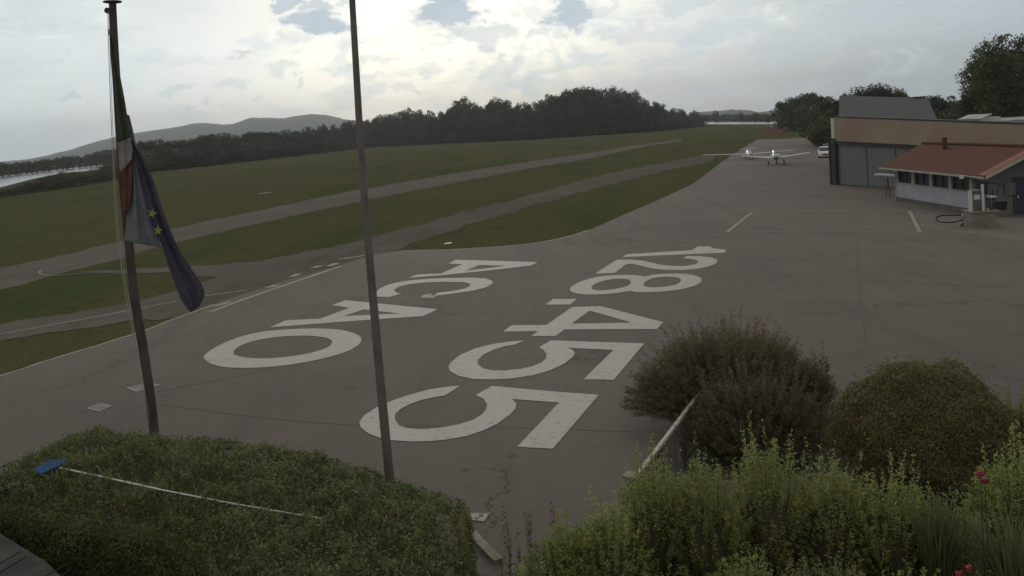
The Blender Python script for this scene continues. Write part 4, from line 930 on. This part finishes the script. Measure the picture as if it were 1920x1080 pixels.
# ------------------------------------------------------------------ cars
def car(name, label, loc, yaw, m, Lc=4.0, Wc=1.72, Hc=1.48):
    t = thing(name, label, 'car', loc, None, yaw)
    def fin(nm, mm, b, par=None): o = b.build(nm, mm, par or t); o.matrix_parent_inverse = Matrix(); return o
    hw = Wc / 2; h = Lc / 2
    def sec(x, zl, zh, w_): return [(x, -w_, zl), (x, w_, zl), (x, w_ * 1.0, (zl + zh) / 2 + .05), (x, w_ * .93, zh), (x, -w_ * .93, zh), (x, -w_, (zl + zh) / 2 + .05)]
    b = MB().loft([sec(h, .35, .62, hw * .86), sec(h - .12, .25, .78, hw * .95), sec(h - .9, .22, .92, hw), sec(0, .22, .96, hw), sec(-h + .4, .22, .98, hw), sec(-h + .05, .28, .94, hw * .95), sec(-h, .4, .8, hw * .88)], False)
    body = fin('body', m, b)
    c_ = MB().loft([[(h - 1.0, -hw * .88, .93), (h - 1.0, hw * .88, .93), (-h + .15, hw * .88, .97), (-h + .15, -hw * .88, .97)], [(h - 1.75, -hw * .72, Hc - .07), (h - 1.75, hw * .72, Hc - .07), (-h + .6, hw * .72, Hc - .05), (-h + .6, -hw * .72, Hc - .05)]], False, False)
    fin('windows', 'glass', c_)
    r_ = MB().loft([[(h - 1.72, -hw * .74, Hc - .07), (h - 1.72, hw * .74, Hc - .07), (-h + .57, hw * .74, Hc - .05), (-h + .57, -hw * .74, Hc - .05)], [(h - 1.95, -hw * .62, Hc), (h - 1.95, hw * .62, Hc), (-h + .8, hw * .62, Hc), (-h + .8, -hw * .62, Hc)]], False)
    fin('roof', m, r_)
    for sx in (1, -1):
        pil = MB().prism([(h - 1.02, sx * hw * .885, .94), (h - 1.12, sx * hw * .885, .94), (h - 1.84, sx * hw * .73, Hc - .06), (h - 1.74, sx * hw * .73, Hc - .06)], (0, sx, 0), .02); fin('windscreen_pillar', m, pil)
        hl = MB().box(h - .16, h - .015, sx * hw * .62 - .16, sx * hw * .62 + .16, .58, .74); fin('headlight', 'lamp', hl)
        mr = MB().box(h - 1.35, h - 1.2, sx * (hw + .1) - .09, sx * (hw + .1) + .09, .95, 1.08); fin('mirror', m, mr)
        for x in (h - .8, -h + .75):
            wl = fin('wheel', 'tyre', MB().tube([(x, sx * (hw - .2), .31), (x, sx * (hw - .0), .31)], .31, 18, smooth=False))
            fin('rim', 'rim', MB().tube([(x, sx * (hw + .003), .31), (x, sx * (hw + .012), .31)], .19, 12, smooth=False), wl)
    fin('grille', 'dark', MB().box(h - .03, h + .012, -.42, .42, .42, .6))
    fin('number_plate', 'pumpwhite', MB().box(h + .013, h + .02, -.25, .25, .34, .42))
    return t
p = G(1546, 296.5); car('parked_car', 'white hatchback parked facing the camera by the hangar corner', (p.x + .75, p.y + 1.9, 0.025), R(-108), 'carwhite')
p = G(1556, 291); car('parked_car', 'dark navy car parked behind the white hatchback', (p.x + 1.4, p.y + 4.5, 0.025), R(-108), 'cardark')
# ------------------------------------------------------------------ far clutter at the end of the apron
def campervan(lab, px0, px1, pb_, pt_, m='whitebox', cat='container', name='container'):
    a = G(px0, pb_); b = G(px1, pb_); z = zat((a + b) / 2, pt_); d = (b - a); l = d.length; d.normalize(); n = Vector((-d.y, d.x, 0))
    t = thing(name, lab, cat, tuple(a))
    MB().frame(a, d, n, (0, 0, 1), 0, l, 0, 2.2, .25, z).build('body', m, t)
    MB().frame(a, d, n, (0, 0, 1), -.06, l + .06, -.06, 2.26, z + .003, z + .12).build('roof', 'whitebox' if m != 'whitebox' else 'pumpwhite', t)
    MB().frame(a, d, n, (0, 0, 1), l * .15, l * .4, -.03, -.003, z * .5, z * .85).build('window', 'glass', t)
    MB().frame(a, d, n, (0, 0, 1), l * .55, l * .8, -.03, -.003, .35, z * .85).build('door', 'greywall', t)
    for s_ in (.2, .8): MB().tube([a + d * (l * s_) + n * .1 + Vector((0, 0, .25)), a + d * (l * s_) + n * .35 + Vector((0, 0, .25))], .25, 12).build('wheel', 'tyre', t)
    return t
campervan('rounded pale trailer before the trees at the far end of the apron', 1466, 1487, 244, 231, name='trailer', cat='trailer')
campervan('small grey-blue trailer left of the pale rounded one', 1437, 1450, 246, 237, 'hangar_wall', name='trailer', cat='trailer')
campervan('narrow cream hut among dark trees left of the hangar', 1522, 1532, 252, 239, name='hut', cat='hut')
def shed(lab, px0, px1, Y, top_):
    a = at(px0, 230, Y); b = at(px1, 230, Y - 2); z = zat((a + b) / 2, top_); a.z = b.z = 0; d = (b - a); l = d.length; d.normalize(); n = Vector((-d.y, d.x, 0))
    t = thing('white_roofed_shed', lab, 'shed', tuple(a))
    MB().frame(a, d, n, (0, 0, 1), 0, l, 0, 4, 0, z - .3).build('wall', 'whitebox', t)
    MB().prism([a - d * .2 - n * .2 + Vector((0, 0, z - .45)), b + d * .2 - n * .2 + Vector((0, 0, z - .45)), b + d * .2 + n * 2 + Vector((0, 0, z)), a - d * .2 + n * 2 + Vector((0, 0, z))], (0, 0, 1), .08).build('roof', 'whitebox', t)
    for f_ in (.2, .6): MB().frame(a, d, n, (0, 0, 1), l * f_, l * f_ + l * .2, -.04, -.003, z - 1.2, z - .6).build('window', 'glass', t)
shed('small white shed top seen above the beige fascia, left of two', 1800, 1838, 99, 217)
shed('long white shed top seen above the beige fascia at the right edge', 1850, 1935, 99, 222)
mb = MB()
for (x, y) in ((1430, 246), (1440, 249), (1452, 250), (1463, 250), (1470, 247), (1447, 247), (1458, 247)):
    c = G(x, y); rr = random.uniform(1.2, 2.0)
    mb.loft([[(c.x + rr * s_ * math.cos(a_ * .6283) * random.uniform(.85, 1.15), c.y + rr * s_ * math.sin(a_ * .6283), h_) for a_ in range(10)] for s_, h_ in ((1, 0), (.8, .45), (.45, .8), (.1, .95))])
tag(mb.build('soil_heap', 'rubble'), 'low reddish heap of soil at the far end of the apron', 'soil heap')
# glasshouse-like side shed at the hangar's far corner
a = G(1553, 268); z = zat(a, 228)
sh = thing('lean_to', 'narrow dark lean-to between the cars and the hangar corner', 'shed', tuple(a))
MB().box(a.x, a.x + 2.2, a.y, a.y + 4, 0, z * .8).build('wall', 'darkblue', sh); MB().box(a.x - .1, a.x + 2.3, a.y - .1, a.y + 4.1, z * .8 + .003, z * .8 + .12).build('roof', 'dark', sh)
MB().box(a.x + .4, a.x + 1.3, a.y - .04, a.y - .003, .05, 2.0).build('door', 'greywall', sh)

# ------------------------------------------------------------------ flagpoles
def pole_pts(pts, Y, base):
    """pole through photo points at depth Y; the lowest point stands on the ground"""
    P = [at(x, y, Y) for x, y in smooth_path(pts, 5)]
    return [Vector((P[0].x, Y, 0.0))] + P if P[0].z > .05 else P
Y1 = G(293, 850).y
fp = thing('flagpole', 'grey flagpole flying the drooping flags at left', 'flagpole', (at(293, 850, Y1).x, Y1, 0), 'flagpoles')
pl1 = [(293, 850), (289, 810), (281, 740), (268, 650), (253, 560), (242, 458), (232, 360), (225, 260), (219, 160), (214, 70), (211, 6)]
P = pole_pts(pl1, Y1, 0); P[0].z = 0
MB().tube(P, list(np.linspace(.115, .080, len(P))), 14).build('shaft', 'pole_old', fp)
tp = P[-1]
MB().tube([tp, tp + Vector((0, 0, .02)), tp + Vector((0, 0, .045)), tp + Vector((0, 0, .06))], [.10, .20, .20, .05], 16).build('cap', 'pole_old', fp)
pu = at(202, 20, Y1)
MB().tube([at(208, 22, Y1), pu], .022, 6).tube([pu + Vector((0, -.03, 0)), pu + Vector((0, .03, 0))], .07, 12).build('pulley', 'dark', fp)
ck = at(206, 60, Y1); MB().tube([at(211, 62, Y1), ck], .02, 6).tube([ck + Vector((0, 0, -.07)), ck + Vector((0, 0, .06))], .035, 8).build('toggle', 'dark', fp)
MB().tube([at(x, y, Y1 - .06) for x, y in smooth_path([(202, 22), (204, 100), (210, 260), (222, 460), (262, 700), (285, 838)], 6)], .008, 5).build('halyard', 'rope', fp)
MB().tube([at(x, y, Y1 - .10) for x, y in smooth_path([(204, 24), (207, 110), (213, 270), (226, 460), (266, 700), (288, 838)], 6)], .006, 5).build('halyard', 'rope', fp)
Y2 = G(737, 942).y
fq = thing('flagpole', 'bare tapered grey flagpole left of the centre', 'flagpole', (at(737, 942, Y2).x, Y2, 0), 'flagpoles')
pl2 = [(737, 942), (730, 890), (716, 745), (703, 600), (690, 450), (678, 300), (669, 150), (660.5, 0), (655, -120)]
P = pole_pts(pl2, Y2, 0); P[0].z = 0
MB().tube(P, list(np.linspace(.098, .052, len(P))), 14).build('shaft', 'pole', fq)
tp = P[-1]; MB().tube([tp, tp + Vector((0, 0, .04)), tp + Vector((0, 0, .06))], [.07, .12, .03], 14).build('cap', 'pole', fq)
MB().tube([P[0], P[0] + Vector((0, 0, .12)), P[0] + Vector((0, 0, .13))], [.16, .16, .10], 14).build('base_collar', 'pole', fq)

# ------------------------------------------------------------------ flags: draped cloth, left and right edge given by photo rows
def cloth(name, rows, m, parent=None, Y=None, folds=3, amp=.07, n=26, phase=0.0, th=.012, off=0.0):
    """rows: (yL, xL, yR, xR) down the cloth; folds run down it"""
    rr = smooth_path(rows, 5); vs = []; nr = len(rr)
    for i, (yl, xl, yr, xr) in enumerate(rr):
        for j in range(n):
            t = j / (n - 1); w_ = (xr - xl) / 60
            d = Y + off + amp * math.sin(t * folds * 2 * math.pi + phase + i * .02) * min(1, .35 + w_) * math.sin(math.pi * min(1, t * 1.0) * .999 + .0) + .03 * math.sin(i * .21 + t * 3)
            vs.append(at(xl + (xr - xl) * t, yl + (yr - yl) * t, d))
    mb = MB(); k = len(vs); back = [v + Vector((0, th, 0)) for v in vs]
    q = [(i * n + j, i * n + j + 1, (i + 1) * n + j + 1, (i + 1) * n + j) for i in range(nr - 1) for j in range(n - 1)]
    fs = [f[::-1] for f in q] + [tuple(k + a for a in f) for f in q]
    rim_ = [(0 * n + j) for j in range(n)] + [i * n + n - 1 for i in range(1, nr)] + [(nr - 1) * n + j for j in range(n - 2, -1, -1)] + [i * n for i in range(nr - 2, 0, -1)]
    fs += [(rim_[i], rim_[(i + 1) % len(rim_)], k + rim_[(i + 1) % len(rim_)], k + rim_[i]) for i in range(len(rim_))]
    mb.add(list(vs) + back, fs, True); return mb.build(name, m, parent)
FY = Y1 - .16
o0 = at(222, 200, FY)
fit = thing('flag', 'green, white and red tricolour flag drooping along the left pole', 'flag', tuple(o0), 'flags on the left pole')
cloth('green_stripe', [(66, 206, 66, 210), (100, 207, 100, 216), (130, 209, 132, 223), (180, 213, 190, 234), (230, 217, 235, 241), (266, 220, 258, 245)], 'green', fit, FY, 2, .05)
cloth('white_stripe', [(266, 220, 258, 245), (290, 222, 280, 248), (325, 225, 300, 247)], 'white', fit, FY, 2, .05)
cloth('red_stripe', [(325, 225, 300, 247), (345, 226, 330, 247), (370, 228, 365, 246), (400, 232, 400, 240)], 'red', fit, FY, 2, .05)
cloth('fly_edge', [(215, 238, 216, 242), (245, 243, 248, 250), (275, 246, 285, 258), (298, 255, 296, 261)], 'white', fit, FY, 1, .03, off=.10)
pf = cloth('flag', [(262, 238, 262, 244), (300, 241, 300, 254), (340, 243, 342, 266), (400, 238, 402, 282), (440, 235, 446, 296), (452, 232, 464, 303)], 'paleblue', None, FY, 2, .06, off=.06)
tag(pf, 'pale grey-blue cloth hanging between the tricolour and the dark blue flag', 'flag', 'flags on the left pole')
o1 = at(300, 420, FY)
feu = thing('flag', 'dark blue flag with yellow stars hanging slantwise, lowest tip furthest right', 'flag', tuple(o1), 'flags on the left pole')
fc = cloth('cloth', [(262, 243, 264, 247), (290, 249, 285, 262), (315, 256, 318, 278), (335, 261, 340, 288), (370, 270, 375, 299), (400, 277, 405, 309), (430, 288, 435, 321), (464, 305, 465, 334), (500, 316, 497, 354), (540, 331, 530, 376), (565, 341, 552, 383), (586, 358, 574, 374)], 'eublue', feu, FY, 2, .06, off=-.02, n=30)
def star(px, py, r, rot):
    c = at(px, py, FY - .13); mb = MB(); pts = []
    for i in range(10):
        a_ = rot + i * math.pi / 5; q = r if i % 2 == 0 else r * .42
        pts.append(c + Vector((q * math.sin(a_) * .9, 0, q * math.cos(a_))))
    mb.prism(pts, (0, 1, 0), .008); mb.build('star', 'star', feu)
star(285, 400, .125, .3); star(296, 432, .125, .15)

# ------------------------------------------------------------------ foreground hedge
ZT = 1.45
bk_ = [G(x, y, ZT) for x, y in ((-160, 905), (-60, 880), (0, 868), (60, 845), (130, 806), (190, 797), (240, 806), (330, 812), (430, 822), (520, 832), (620, 850), (700, 875), (760, 900), (830, 915), (862, 932))]
ft_ = [G(x, y, ZT) for x, y in ((-200, 975), (-60, 945), (0, 935), (60, 940), (120, 950), (200, 962), (300, 982), (390, 1012), (440, 1080), (480, 1150), (600, 1180), (700, 1200), (800, 1190), (870, 1100))]
outline = bk_ + ft_[::-1]
def resample(path, step):
    o = []
    for a, b in zip(path, path[1:] + [path[0]]):
        n = max(1, int((b - a).length / step)); o += [a.lerp(b, i / n) for i in range(n)]
    return o
oc = sum(outline, Vector()) / len(outline)
hed = thing('hedge', 'broad clipped evergreen hedge across the lower left', 'hedge', (oc.x, oc.y, 0))
poly2 = np.array([(p.x, p.y) for p in outline])
def inside(pts):
    x, y = pts[:, 0], pts[:, 1]; r = np.zeros(len(pts), bool); n = len(poly2)
    for i in range(n):
        x1, y1 = poly2[i]; x2, y2 = poly2[(i + 1) % n]
        cnd = ((y1 > y) != (y2 > y)) & (x < (x2 - x1) * (y - y1) / (y2 - y1 + 1e-12) + x1); r ^= cnd
    return r
def edge_dist(pts):
    d = np.full(len(pts), 1e9); n = len(poly2)
    for i in range(n):
        a = poly2[i]; b = poly2[(i + 1) % n]; ab = b - a; t = np.clip(((pts - a) @ ab) / (ab @ ab + 1e-12), 0, 1)
        d = np.minimum(d, np.linalg.norm(pts - (a + t[:, None] * ab), axis=1))
    return d
def nz(pts, s, o=0): return np.array([mnoise.noise(Vector((p[0] * s + o, p[1] * s, o))) for p in pts])
lo, hi = poly2.min(0), poly2.max(0)
NT = 75000
c = RNG.uniform(lo, hi, (NT * 2, 2)); c = c[inside(c)]; 
camd = np.linalg.norm(c, axis=1)
ed_ = edge_dist(c)
z = ZT + 0.24 * nz(c, 1.3, 3) + 0.14 * nz(c, 4.0, 9) - 0.30 * np.exp(-(ed_ / .22) ** 1.5)
hole = nz(c, 3.2, 17) + .5 * nz(c, 8.0, 23); keep = ~((hole < -.22) & (RNG.random(len(c)) < .75)); c, z, ed_ = c[keep], z[keep], ed_[keep]
top = np.column_stack([c, z + RNG.normal(0, .05, len(c)) + np.where(RNG.random(len(c)) < .06, .08, 0)])
# sides
rs = resample(outline, .05); sp3 = []
for i, p in enumerate(rs):
    q = rs[(i + 1) % len(rs)]; t = q - p
    if t.length < 1e-6: continue
    n_ = Vector((t.y, -t.x, 0)).normalized()
    if inside(np.array([[p.x + n_.x * .05, p.y + n_.y * .05]]))[0]: n_ = -n_
    for _ in range(95):
        hgt = random.uniform(0, ZT - .08); bul = .10 * math.sin(hgt / ZT * 3.1) + .12 * mnoise.noise(Vector((p.x * 2, p.y * 2, hgt * 2.2)))
        sp3.append((p.x + n_.x * (bul + random.gauss(0, .03)), p.y + n_.y * (bul + random.gauss(0, .03)), hgt, n_.x, n_.y))
sp3 = np.array(sp3)
allc = np.concatenate([top, sp3[:, :3]]); nrm = np.concatenate([np.tile([0, 0, 1.0], (len(top), 1)), np.column_stack([sp3[:, 3:5], np.full(len(sp3), .35)])])
N = len(allc); n_ = nrm * .8 + rdir(N) * .75
raw('foliage', quads(allc, n_, rdir(N, .5), RNG.uniform(.03, .085, N), RNG.uniform(.018, .042, N), .15), 4, 'leaf_hedge', hed)
# upright sprigs along the top
spr = []
cc = top[RNG.choice(len(top), 2600)]
for s_ in cc:
    h_ = RNG.uniform(.04, .15) * (1 + (RNG.random() < .12)); ln = rdir(1, 2.0)[0]
    for k_ in range(5):
        spr.append(s_ + ln * h_ * (k_ + 1) / 5)
spr = np.array(spr); N = len(spr)
raw('sprigs', quads(spr, rdir(N), rdir(N, .8), RNG.uniform(.035, .06, N), RNG.uniform(.015, .028, N), .1), 4, 'leaf_hedge', hed)
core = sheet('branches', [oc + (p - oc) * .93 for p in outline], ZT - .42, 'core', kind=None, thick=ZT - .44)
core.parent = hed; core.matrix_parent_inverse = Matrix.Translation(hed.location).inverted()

# net and its pole lying on the hedge
ZN = ZT + .10
net = thing('cleaning_net', 'blue net on a long pale pole lying across the hedge top', 'net', tuple(G(95, 875, ZN)))
nb_ = [G(x, y, ZN) for x, y in ((64, 884), (80, 871), (100, 864), (129, 863), (112, 875), (92, 883), (76, 891))]
MB().prism(nb_, (0, 0, 1), .025).build('net', 'blue', net)
MB().tube(nb_ + [nb_[0]], .012, 6).build('net_frame', 'blue', net)
a = G(112, 877, ZN + .02); b = G(300, 918, ZN + .03); c3 = G(606, 973, ZT + .0)
MB().tube([a, b], .017, 8).build('handle', 'alu', net); MB().tube([b, G(440, 945, ZT + .06), c3], .013, 8).build('extension_pole', 'alu', net)

# paving and step at the bottom left
pv = gp([(-260, 1030), (-40, 1000), (95, 1030), (150, 1110), (150, 1200), (-260, 1200)])
ZP = 1.2
sheet('terrace', [G(-400, 1010, ZP), G(-60, 975, ZP), G(0, 1000, ZP), G(45, 1028, ZP), G(85, 1052, ZP), G(125, 1092, ZP), G(220, 1200, ZP), G(-500, 1300, ZP)], ZP, 'paving', thick=ZP)
for pts in ([(-120, 1110), (-20, 1068), (40, 1034)], [(-120, 1128), (-10, 1080), (50, 1044)], [(-60, 1160), (60, 1096), (124, 1058)], [(-40, 1170), (70, 1108), (134, 1068)]):
    line('paving_joint', [proj(G(x, y, ZP) - Vector((0, 0, 0))) for x, y in pts], .03, 'joint', ZP + .004, kind='structure', zp=ZP)
# ------------------------------------------------------------------ fence with rail, right of the centre
ra, rb = G(1194, 893, 1.05), G(1304, 748, 1.05)
fen = thing('railing', 'low iron railing with a pale handrail and stone-capped end post', 'railing', (ra.x, ra.y, 0))
dv = (rb - ra); LL = dv.length; dv.normalize(); pn = Vector((-dv.y, dv.x, 0))
MB().frame(ra, dv, pn, (0, 0, 1), .0, LL + .25, -.035, .035, -.03, .03).build('handrail', 'rail', fen)
MB().frame(ra, dv, pn, (0, 0, 1), .0, LL + .25, -.02, .02, -.93, -.89).build('bottom_rail', 'iron', fen)
for i in range(int((LL + .1) / .13)):
    q = ra + dv * (.10 + i * .13); MB().tube([q + Vector((0, 0, -.887)), q + Vector((0, 0, -.032))], .012, 6).build('baluster', 'iron', fen)
for s_ in (1.5, 3.0, 4.5):
    if s_ < LL: q = ra + dv * s_; MB().frame(q + Vector((0, 0, -1.05)), dv, pn, (0, 0, 1), -.03, .03, -.05, .05, 0, 1.016).build('post', 'iron', fen)
q = G(1184, 893, 1.05); q.z = 0
MB().frame(q, dv, pn, (0, 0, 1), -.075, .075, -.075, .075, 0, 1.04).build('end_post', 'concrete', fen)
MB().frame(q, dv, pn, (0, 0, 1), -.12, .12, -.12, .12, 1.043, 1.085).build('post_cap', 'stone', fen)

# ------------------------------------------------------------------ foreground shrubs
def sprout_shrub(name, label, cat, c, rx, ry, H, nst, nl, leafL, leafW, m, stem=.006, spread=1.0, start=.35, group=None, droop=.0, corez=.6, upj=.25, wood='bark', cat2=None):
    """stems arch from the root to the outline; paired leaves along the outer part"""
    t = thing(name, label, cat, (c[0], c[1], 0), group); mb = MB(); LC = []; LN = []; LT = []
    for i in range(nst):
        a = RNG.uniform(0, 2 * math.pi); rr = math.sqrt(RNG.random()); 
        hz = H * (1 - rr ** 2.6 * .68) * RNG.uniform(.78, 1.0 + upj * (RNG.random() < .25))
        ex, ey = rx * rr * math.cos(a) * spread, ry * rr * math.sin(a) * spread
        s0 = Vector((ex * .25, ey * .25, 0)); e_ = Vector((ex, ey, hz)); m_ = Vector((ex * .75, ey * .75, hz * .55 + droop))
        K = 9; pts = []
        for k in range(K + 1):
            u_ = k / K; pts.append(s0 * (1 - u_) ** 2 + m_ * 2 * u_ * (1 - u_) + e_ * u_ * u_)
        if i % 3 == 0: mb.tube(pts[::3], [stem, stem * .8, stem * .6, stem * .3][:len(pts[::3])], 4, caps=False)
        P_ = np.array([tuple(p) for p in pts]); 
        us = RNG.uniform(start, 1.0, nl) ** .8; idx = us * K; i0 = np.minimum(idx.astype(int), K - 1); fr_ = (idx - i0)[:, None]
        q = P_[i0] * (1 - fr_) + P_[i0 + 1] * fr_; tg = P_[i0 + 1] - P_[i0]; tg /= np.linalg.norm(tg, axis=1, keepdims=True)
        sd = rdir(nl); sd -= tg * (sd * tg).sum(1, keepdims=True) * .6; tt = sd + tg * .7
        LC.append(q + tt / np.linalg.norm(tt, axis=1, keepdims=True) * leafL * .6); LT.append(tt); LN.append(np.cross(tt, rdir(nl)) + np.array([0, 0, .5]))
    c_ = np.concatenate(LC); N = len(c_)
    raw('foliage', quads(c_, np.concatenate(LN), np.concatenate(LT), leafL * RNG.uniform(.7, 1.3, N), leafW * RNG.uniform(.7, 1.3, N), .12), 4, m, t, True)
    o = mb.build('stems', wood, t); o.matrix_parent_inverse = Matrix()
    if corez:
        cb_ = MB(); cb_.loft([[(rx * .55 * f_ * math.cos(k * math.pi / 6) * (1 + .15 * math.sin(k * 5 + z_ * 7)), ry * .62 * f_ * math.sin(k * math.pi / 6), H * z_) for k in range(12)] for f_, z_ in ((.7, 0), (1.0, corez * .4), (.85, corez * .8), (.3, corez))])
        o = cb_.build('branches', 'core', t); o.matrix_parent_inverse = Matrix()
    return t
def ground_at(px, Y):      # ground point at depth Y that lies straight below photo column px (taken mid height)
    p = at(px, 900, Y); return (p.x, p.y)
# tamarisk
p = ground_at(1375, 19.4)
sprout_shrub('tamarisk_bush', 'large feathery tamarisk bush with brownish wispy sprays behind the railing', 'bush', p, 2.2, 1.5, 2.30, 1500, 80, .066, .017, 'leaf_tamarisk', .006, 1.12, .22, None, .3, .45, .22)
p = ground_at(1420, 17.4)
sprout_shrub('tamarisk_bush', 'lower dark feathery bush right of the railing end, in front of the large one', 'bush', p, 1.55, 1.1, 1.75, 900, 70, .062, .018, 'leaf_tamarisk', .006, 1.1, .15, None, .1, .55, .35)
p = ground_at(1545, 18.6)
sprout_shrub('wispy_shrub', 'thin wispy shrub between the feathery bush and the rounded bush', 'bush', p, .42, .4, 1.9, 70, 46, .07, .022, 'leaf_tamarisk', .007, 1.0, .3, None, 0, 0, .2)
# rounded bush
p = ground_at(1735, 15.6)
rb_ = thing('rounded_bush', 'big clipped dome-shaped bush at the right with ochre-tinged leaves', 'bush', (p[0], p[1], 0))
N = 46000; d = rdir(N, .12); d[:, 2] = np.abs(d[:, 2]) * np.where(RNG.random(N) < .9, 1, -.3); 
wob = np.array([1 + .15 * mnoise.noise(Vector(v) * 2.2) + .11 * mnoise.noise(Vector(v) * 6) for v in d])
rad = wob * (1 - RNG.exponential(.04, N)) * np.where(RNG.random(N) < .09, RNG.uniform(1.03, 1.13, N), 1)
c = d * rad[:, None] * np.array([1.62, 1.5, 1.55]) + np.array([0, 0, .72])
c[:, 2] = np.maximum(c[:, 2], RNG.uniform(.02, .5, N))
raw('foliage', quads(c, d * .7 + rdir(N) * .8, rdir(N, .4), RNG.uniform(.035, .065, N), RNG.uniform(.018, .034, N), .15), 4, 'leaf_round', rb_, True)
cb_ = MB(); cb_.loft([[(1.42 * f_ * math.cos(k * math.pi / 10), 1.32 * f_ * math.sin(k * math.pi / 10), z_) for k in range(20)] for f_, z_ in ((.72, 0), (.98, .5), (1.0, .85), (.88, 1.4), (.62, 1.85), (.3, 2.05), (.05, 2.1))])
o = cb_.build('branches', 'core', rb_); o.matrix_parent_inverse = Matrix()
p = ground_at(1925, 15.0)
sprout_shrub('side_bush', 'dark bush cut by the right picture edge beside the dome-shaped bush', 'bush', p, .75, .8, 1.75, 240, 60, .055, .028, 'leaf_round', .007, 1, .3, None, 0, .75)
# loose shrubs in front
LS = 'loose yellow-green shrubs across the lower right'
ll = 'loose yellow-green small-leaved shrub with upright shoots'
spots = [(1050, 12.0, 1.45, .75, ', leftmost, beside the drain grate'), (1130, 12.2, 1.62, .75, ', just in front of the stone-capped post'), (1225, 12.9, 2.05, .75, ', covering the foot of the railing'), (1320, 12.6, 2.05, .75, ', right of the railing'), (1440, 12.8, 2.25, .8, ', with the tallest shoots below the feathery bush'),
         (1560, 12.6, 2.0, .8, ', in the gap between feathery and rounded bush'), (1670, 12.3, 1.85, .8, ', below the left side of the rounded bush'), (1780, 12.0, 1.45, .75, ', behind the blade-leaved clump'), (1900, 12.4, 2.0, .8, ', at the right edge above the red flowers')]
for (x, Y, H, r, extra) in spots:
    sprout_shrub('garden_shrub', ll + extra, 'shrub', ground_at(x, Y), r, r * .95, H, 300, 46, .050, .024, 'leaf_shrub', .006, 1.0, .30, LS, .1, .62, .22)
for (x, Y, H, r, extra) in [(955, 11.2, 1.15, .55, ', lowest, at the bottom edge under the drain grate'), (1075, 10.5, 1.0, .8, ', at the bottom edge left of centre bed'), (1230, 10.6, 1.35, .8, ', bottom edge below the railing'), (1390, 10.7, 1.5, .85, ', bottom edge below the feathery bush'), (1550, 10.6, 1.45, .85, ', bottom edge between the two big bushes'), (1700, 10.5, 1.25, .8, ', bottom edge below the rounded bush'), (1880, 10.4, 1.1, .8, ', in the bottom right corner')]:
    sprout_shrub('garden_shrub', ll + extra, 'shrub', ground_at(x, Y), r, r * .95, H, 300, 44, .048, .024, 'leaf_shrub', .006, 1.0, .25, LS, .1, .65, .15)
# weed stems
for (x, y, Y, top_, lab) in ((945, 0, 12.6, 895, 'tall thin brownish weed beside the drain grate, leftmost'), (985, 0, 12.3, 930, 'thin brownish weed right of the leftmost tall weed'), (1030, 0, 12.6, 920, 'thin leafy weed left of the stone-capped post')):
    q = ground_at(x, Y); zz = zat(q, top_)
    sprout_shrub('weed', lab, 'weed', q, .20, .2, zz, 9, 38, .05, .018, 'leaf_dry', .006, 1, .25, 'thin weeds by the drain', 0, 0, .1)
# blade-leaved clumps
def blades(name, label, c, H, r, n=160, wd=.022):
    t = thing(name, label, 'plant', (c[0], c[1], 0)); out = []
    for i in range(n):
        a = RNG.uniform(0, 6.283); rr = RNG.uniform(.1, 1) * r; h_ = H * RNG.uniform(.6, 1.05); prev = None; side = np.array([-math.sin(a), math.cos(a), 0])
        b0_ = np.array([RNG.normal(0, .06), RNG.normal(0, .06), 0])
        for k in range(6):
            u_ = k / 5; p_ = b0_ + np.array([math.cos(a) * rr * u_ ** 1.8, math.sin(a) * rr * u_ ** 1.8, h_ * (u_ - .18 * u_ ** 3 * (rr / r))]); w_ = wd * (1 - u_ ** 2 * .95)
            cur = (p_ - side * w_, p_ + side * w_)
            if prev is not None: out.append([prev[0], prev[1], cur[1], cur[0]])
            prev = cur
    raw('blades', np.array(out), 4, 'leaf_reed', t, True)
    return t
blades('blade_plant', 'clump of narrow upright blades below the dome-shaped bush', ground_at(1755, 11.4), 1.95, .55)
blades('blade_plant', 'large clump of narrow blades at the right edge under the flowers', ground_at(1890, 10.9), 1.95, .8, 220)
blades('blade_plant', 'clump of narrow blades at the bottom near the lower red flowers', ground_at(1800, 10.2), 1.3, .7, 180)
def flower(px, py, Y, lab, n=5):
    c = at(px, py, Y); t = thing('red_flower', lab, 'flower', tuple(c), 'red flowers'); out = []
    N = 60 * n // 5; d = rdir(N); q = np.array(tuple(c)) + d * .034 * np.array([1.2, 1, .9]) * RNG.uniform(.6, 1.2, (N, 1))
    raw('petals', quads(q, d, rdir(N), .045, .035, .2), 4, 'flower', t)
    MB().tube([c, c + Vector((.03, .06, -.3)), Vector((c.x + .05, c.y + .1, .05))], .006, 5).build('stem', 'core', t)
flower(1838, 888, 11.0, 'red flower cluster at the right, upper one')
flower(1847, 900, 11.05, 'dark red flower just below the upper red cluster', 4)
flower(1816, 1065, 9.9, 'pinkish red flower head at the bottom right edge')
flower(1800, 1076, 9.95, 'small red flower left of the lowest pink one', 3)

# ------------------------------------------------------------------ haze
hm = bpy.data.materials.new('haze_air'); hm.use_nodes = True; hn_ = hm.node_tree; hn_.nodes.clear()
ho_ = hn_.nodes.new('ShaderNodeOutputMaterial'); pv_ = hn_.nodes.new('ShaderNodeVolumePrincipled')
pv_.inputs['Color'].default_value = (0.86, 0.94, 1.0, 1); pv_.inputs['Density'].default_value = 0.00016; pv_.inputs['Anisotropy'].default_value = 0.35
hn_.links.new(pv_.outputs[0], ho_.inputs['Volume']); M['haze'] = hm
tag(MB().box(-7000, 7000, -200, 7000, -1.5, 260).build('haze', 'haze'), kind='stuff')
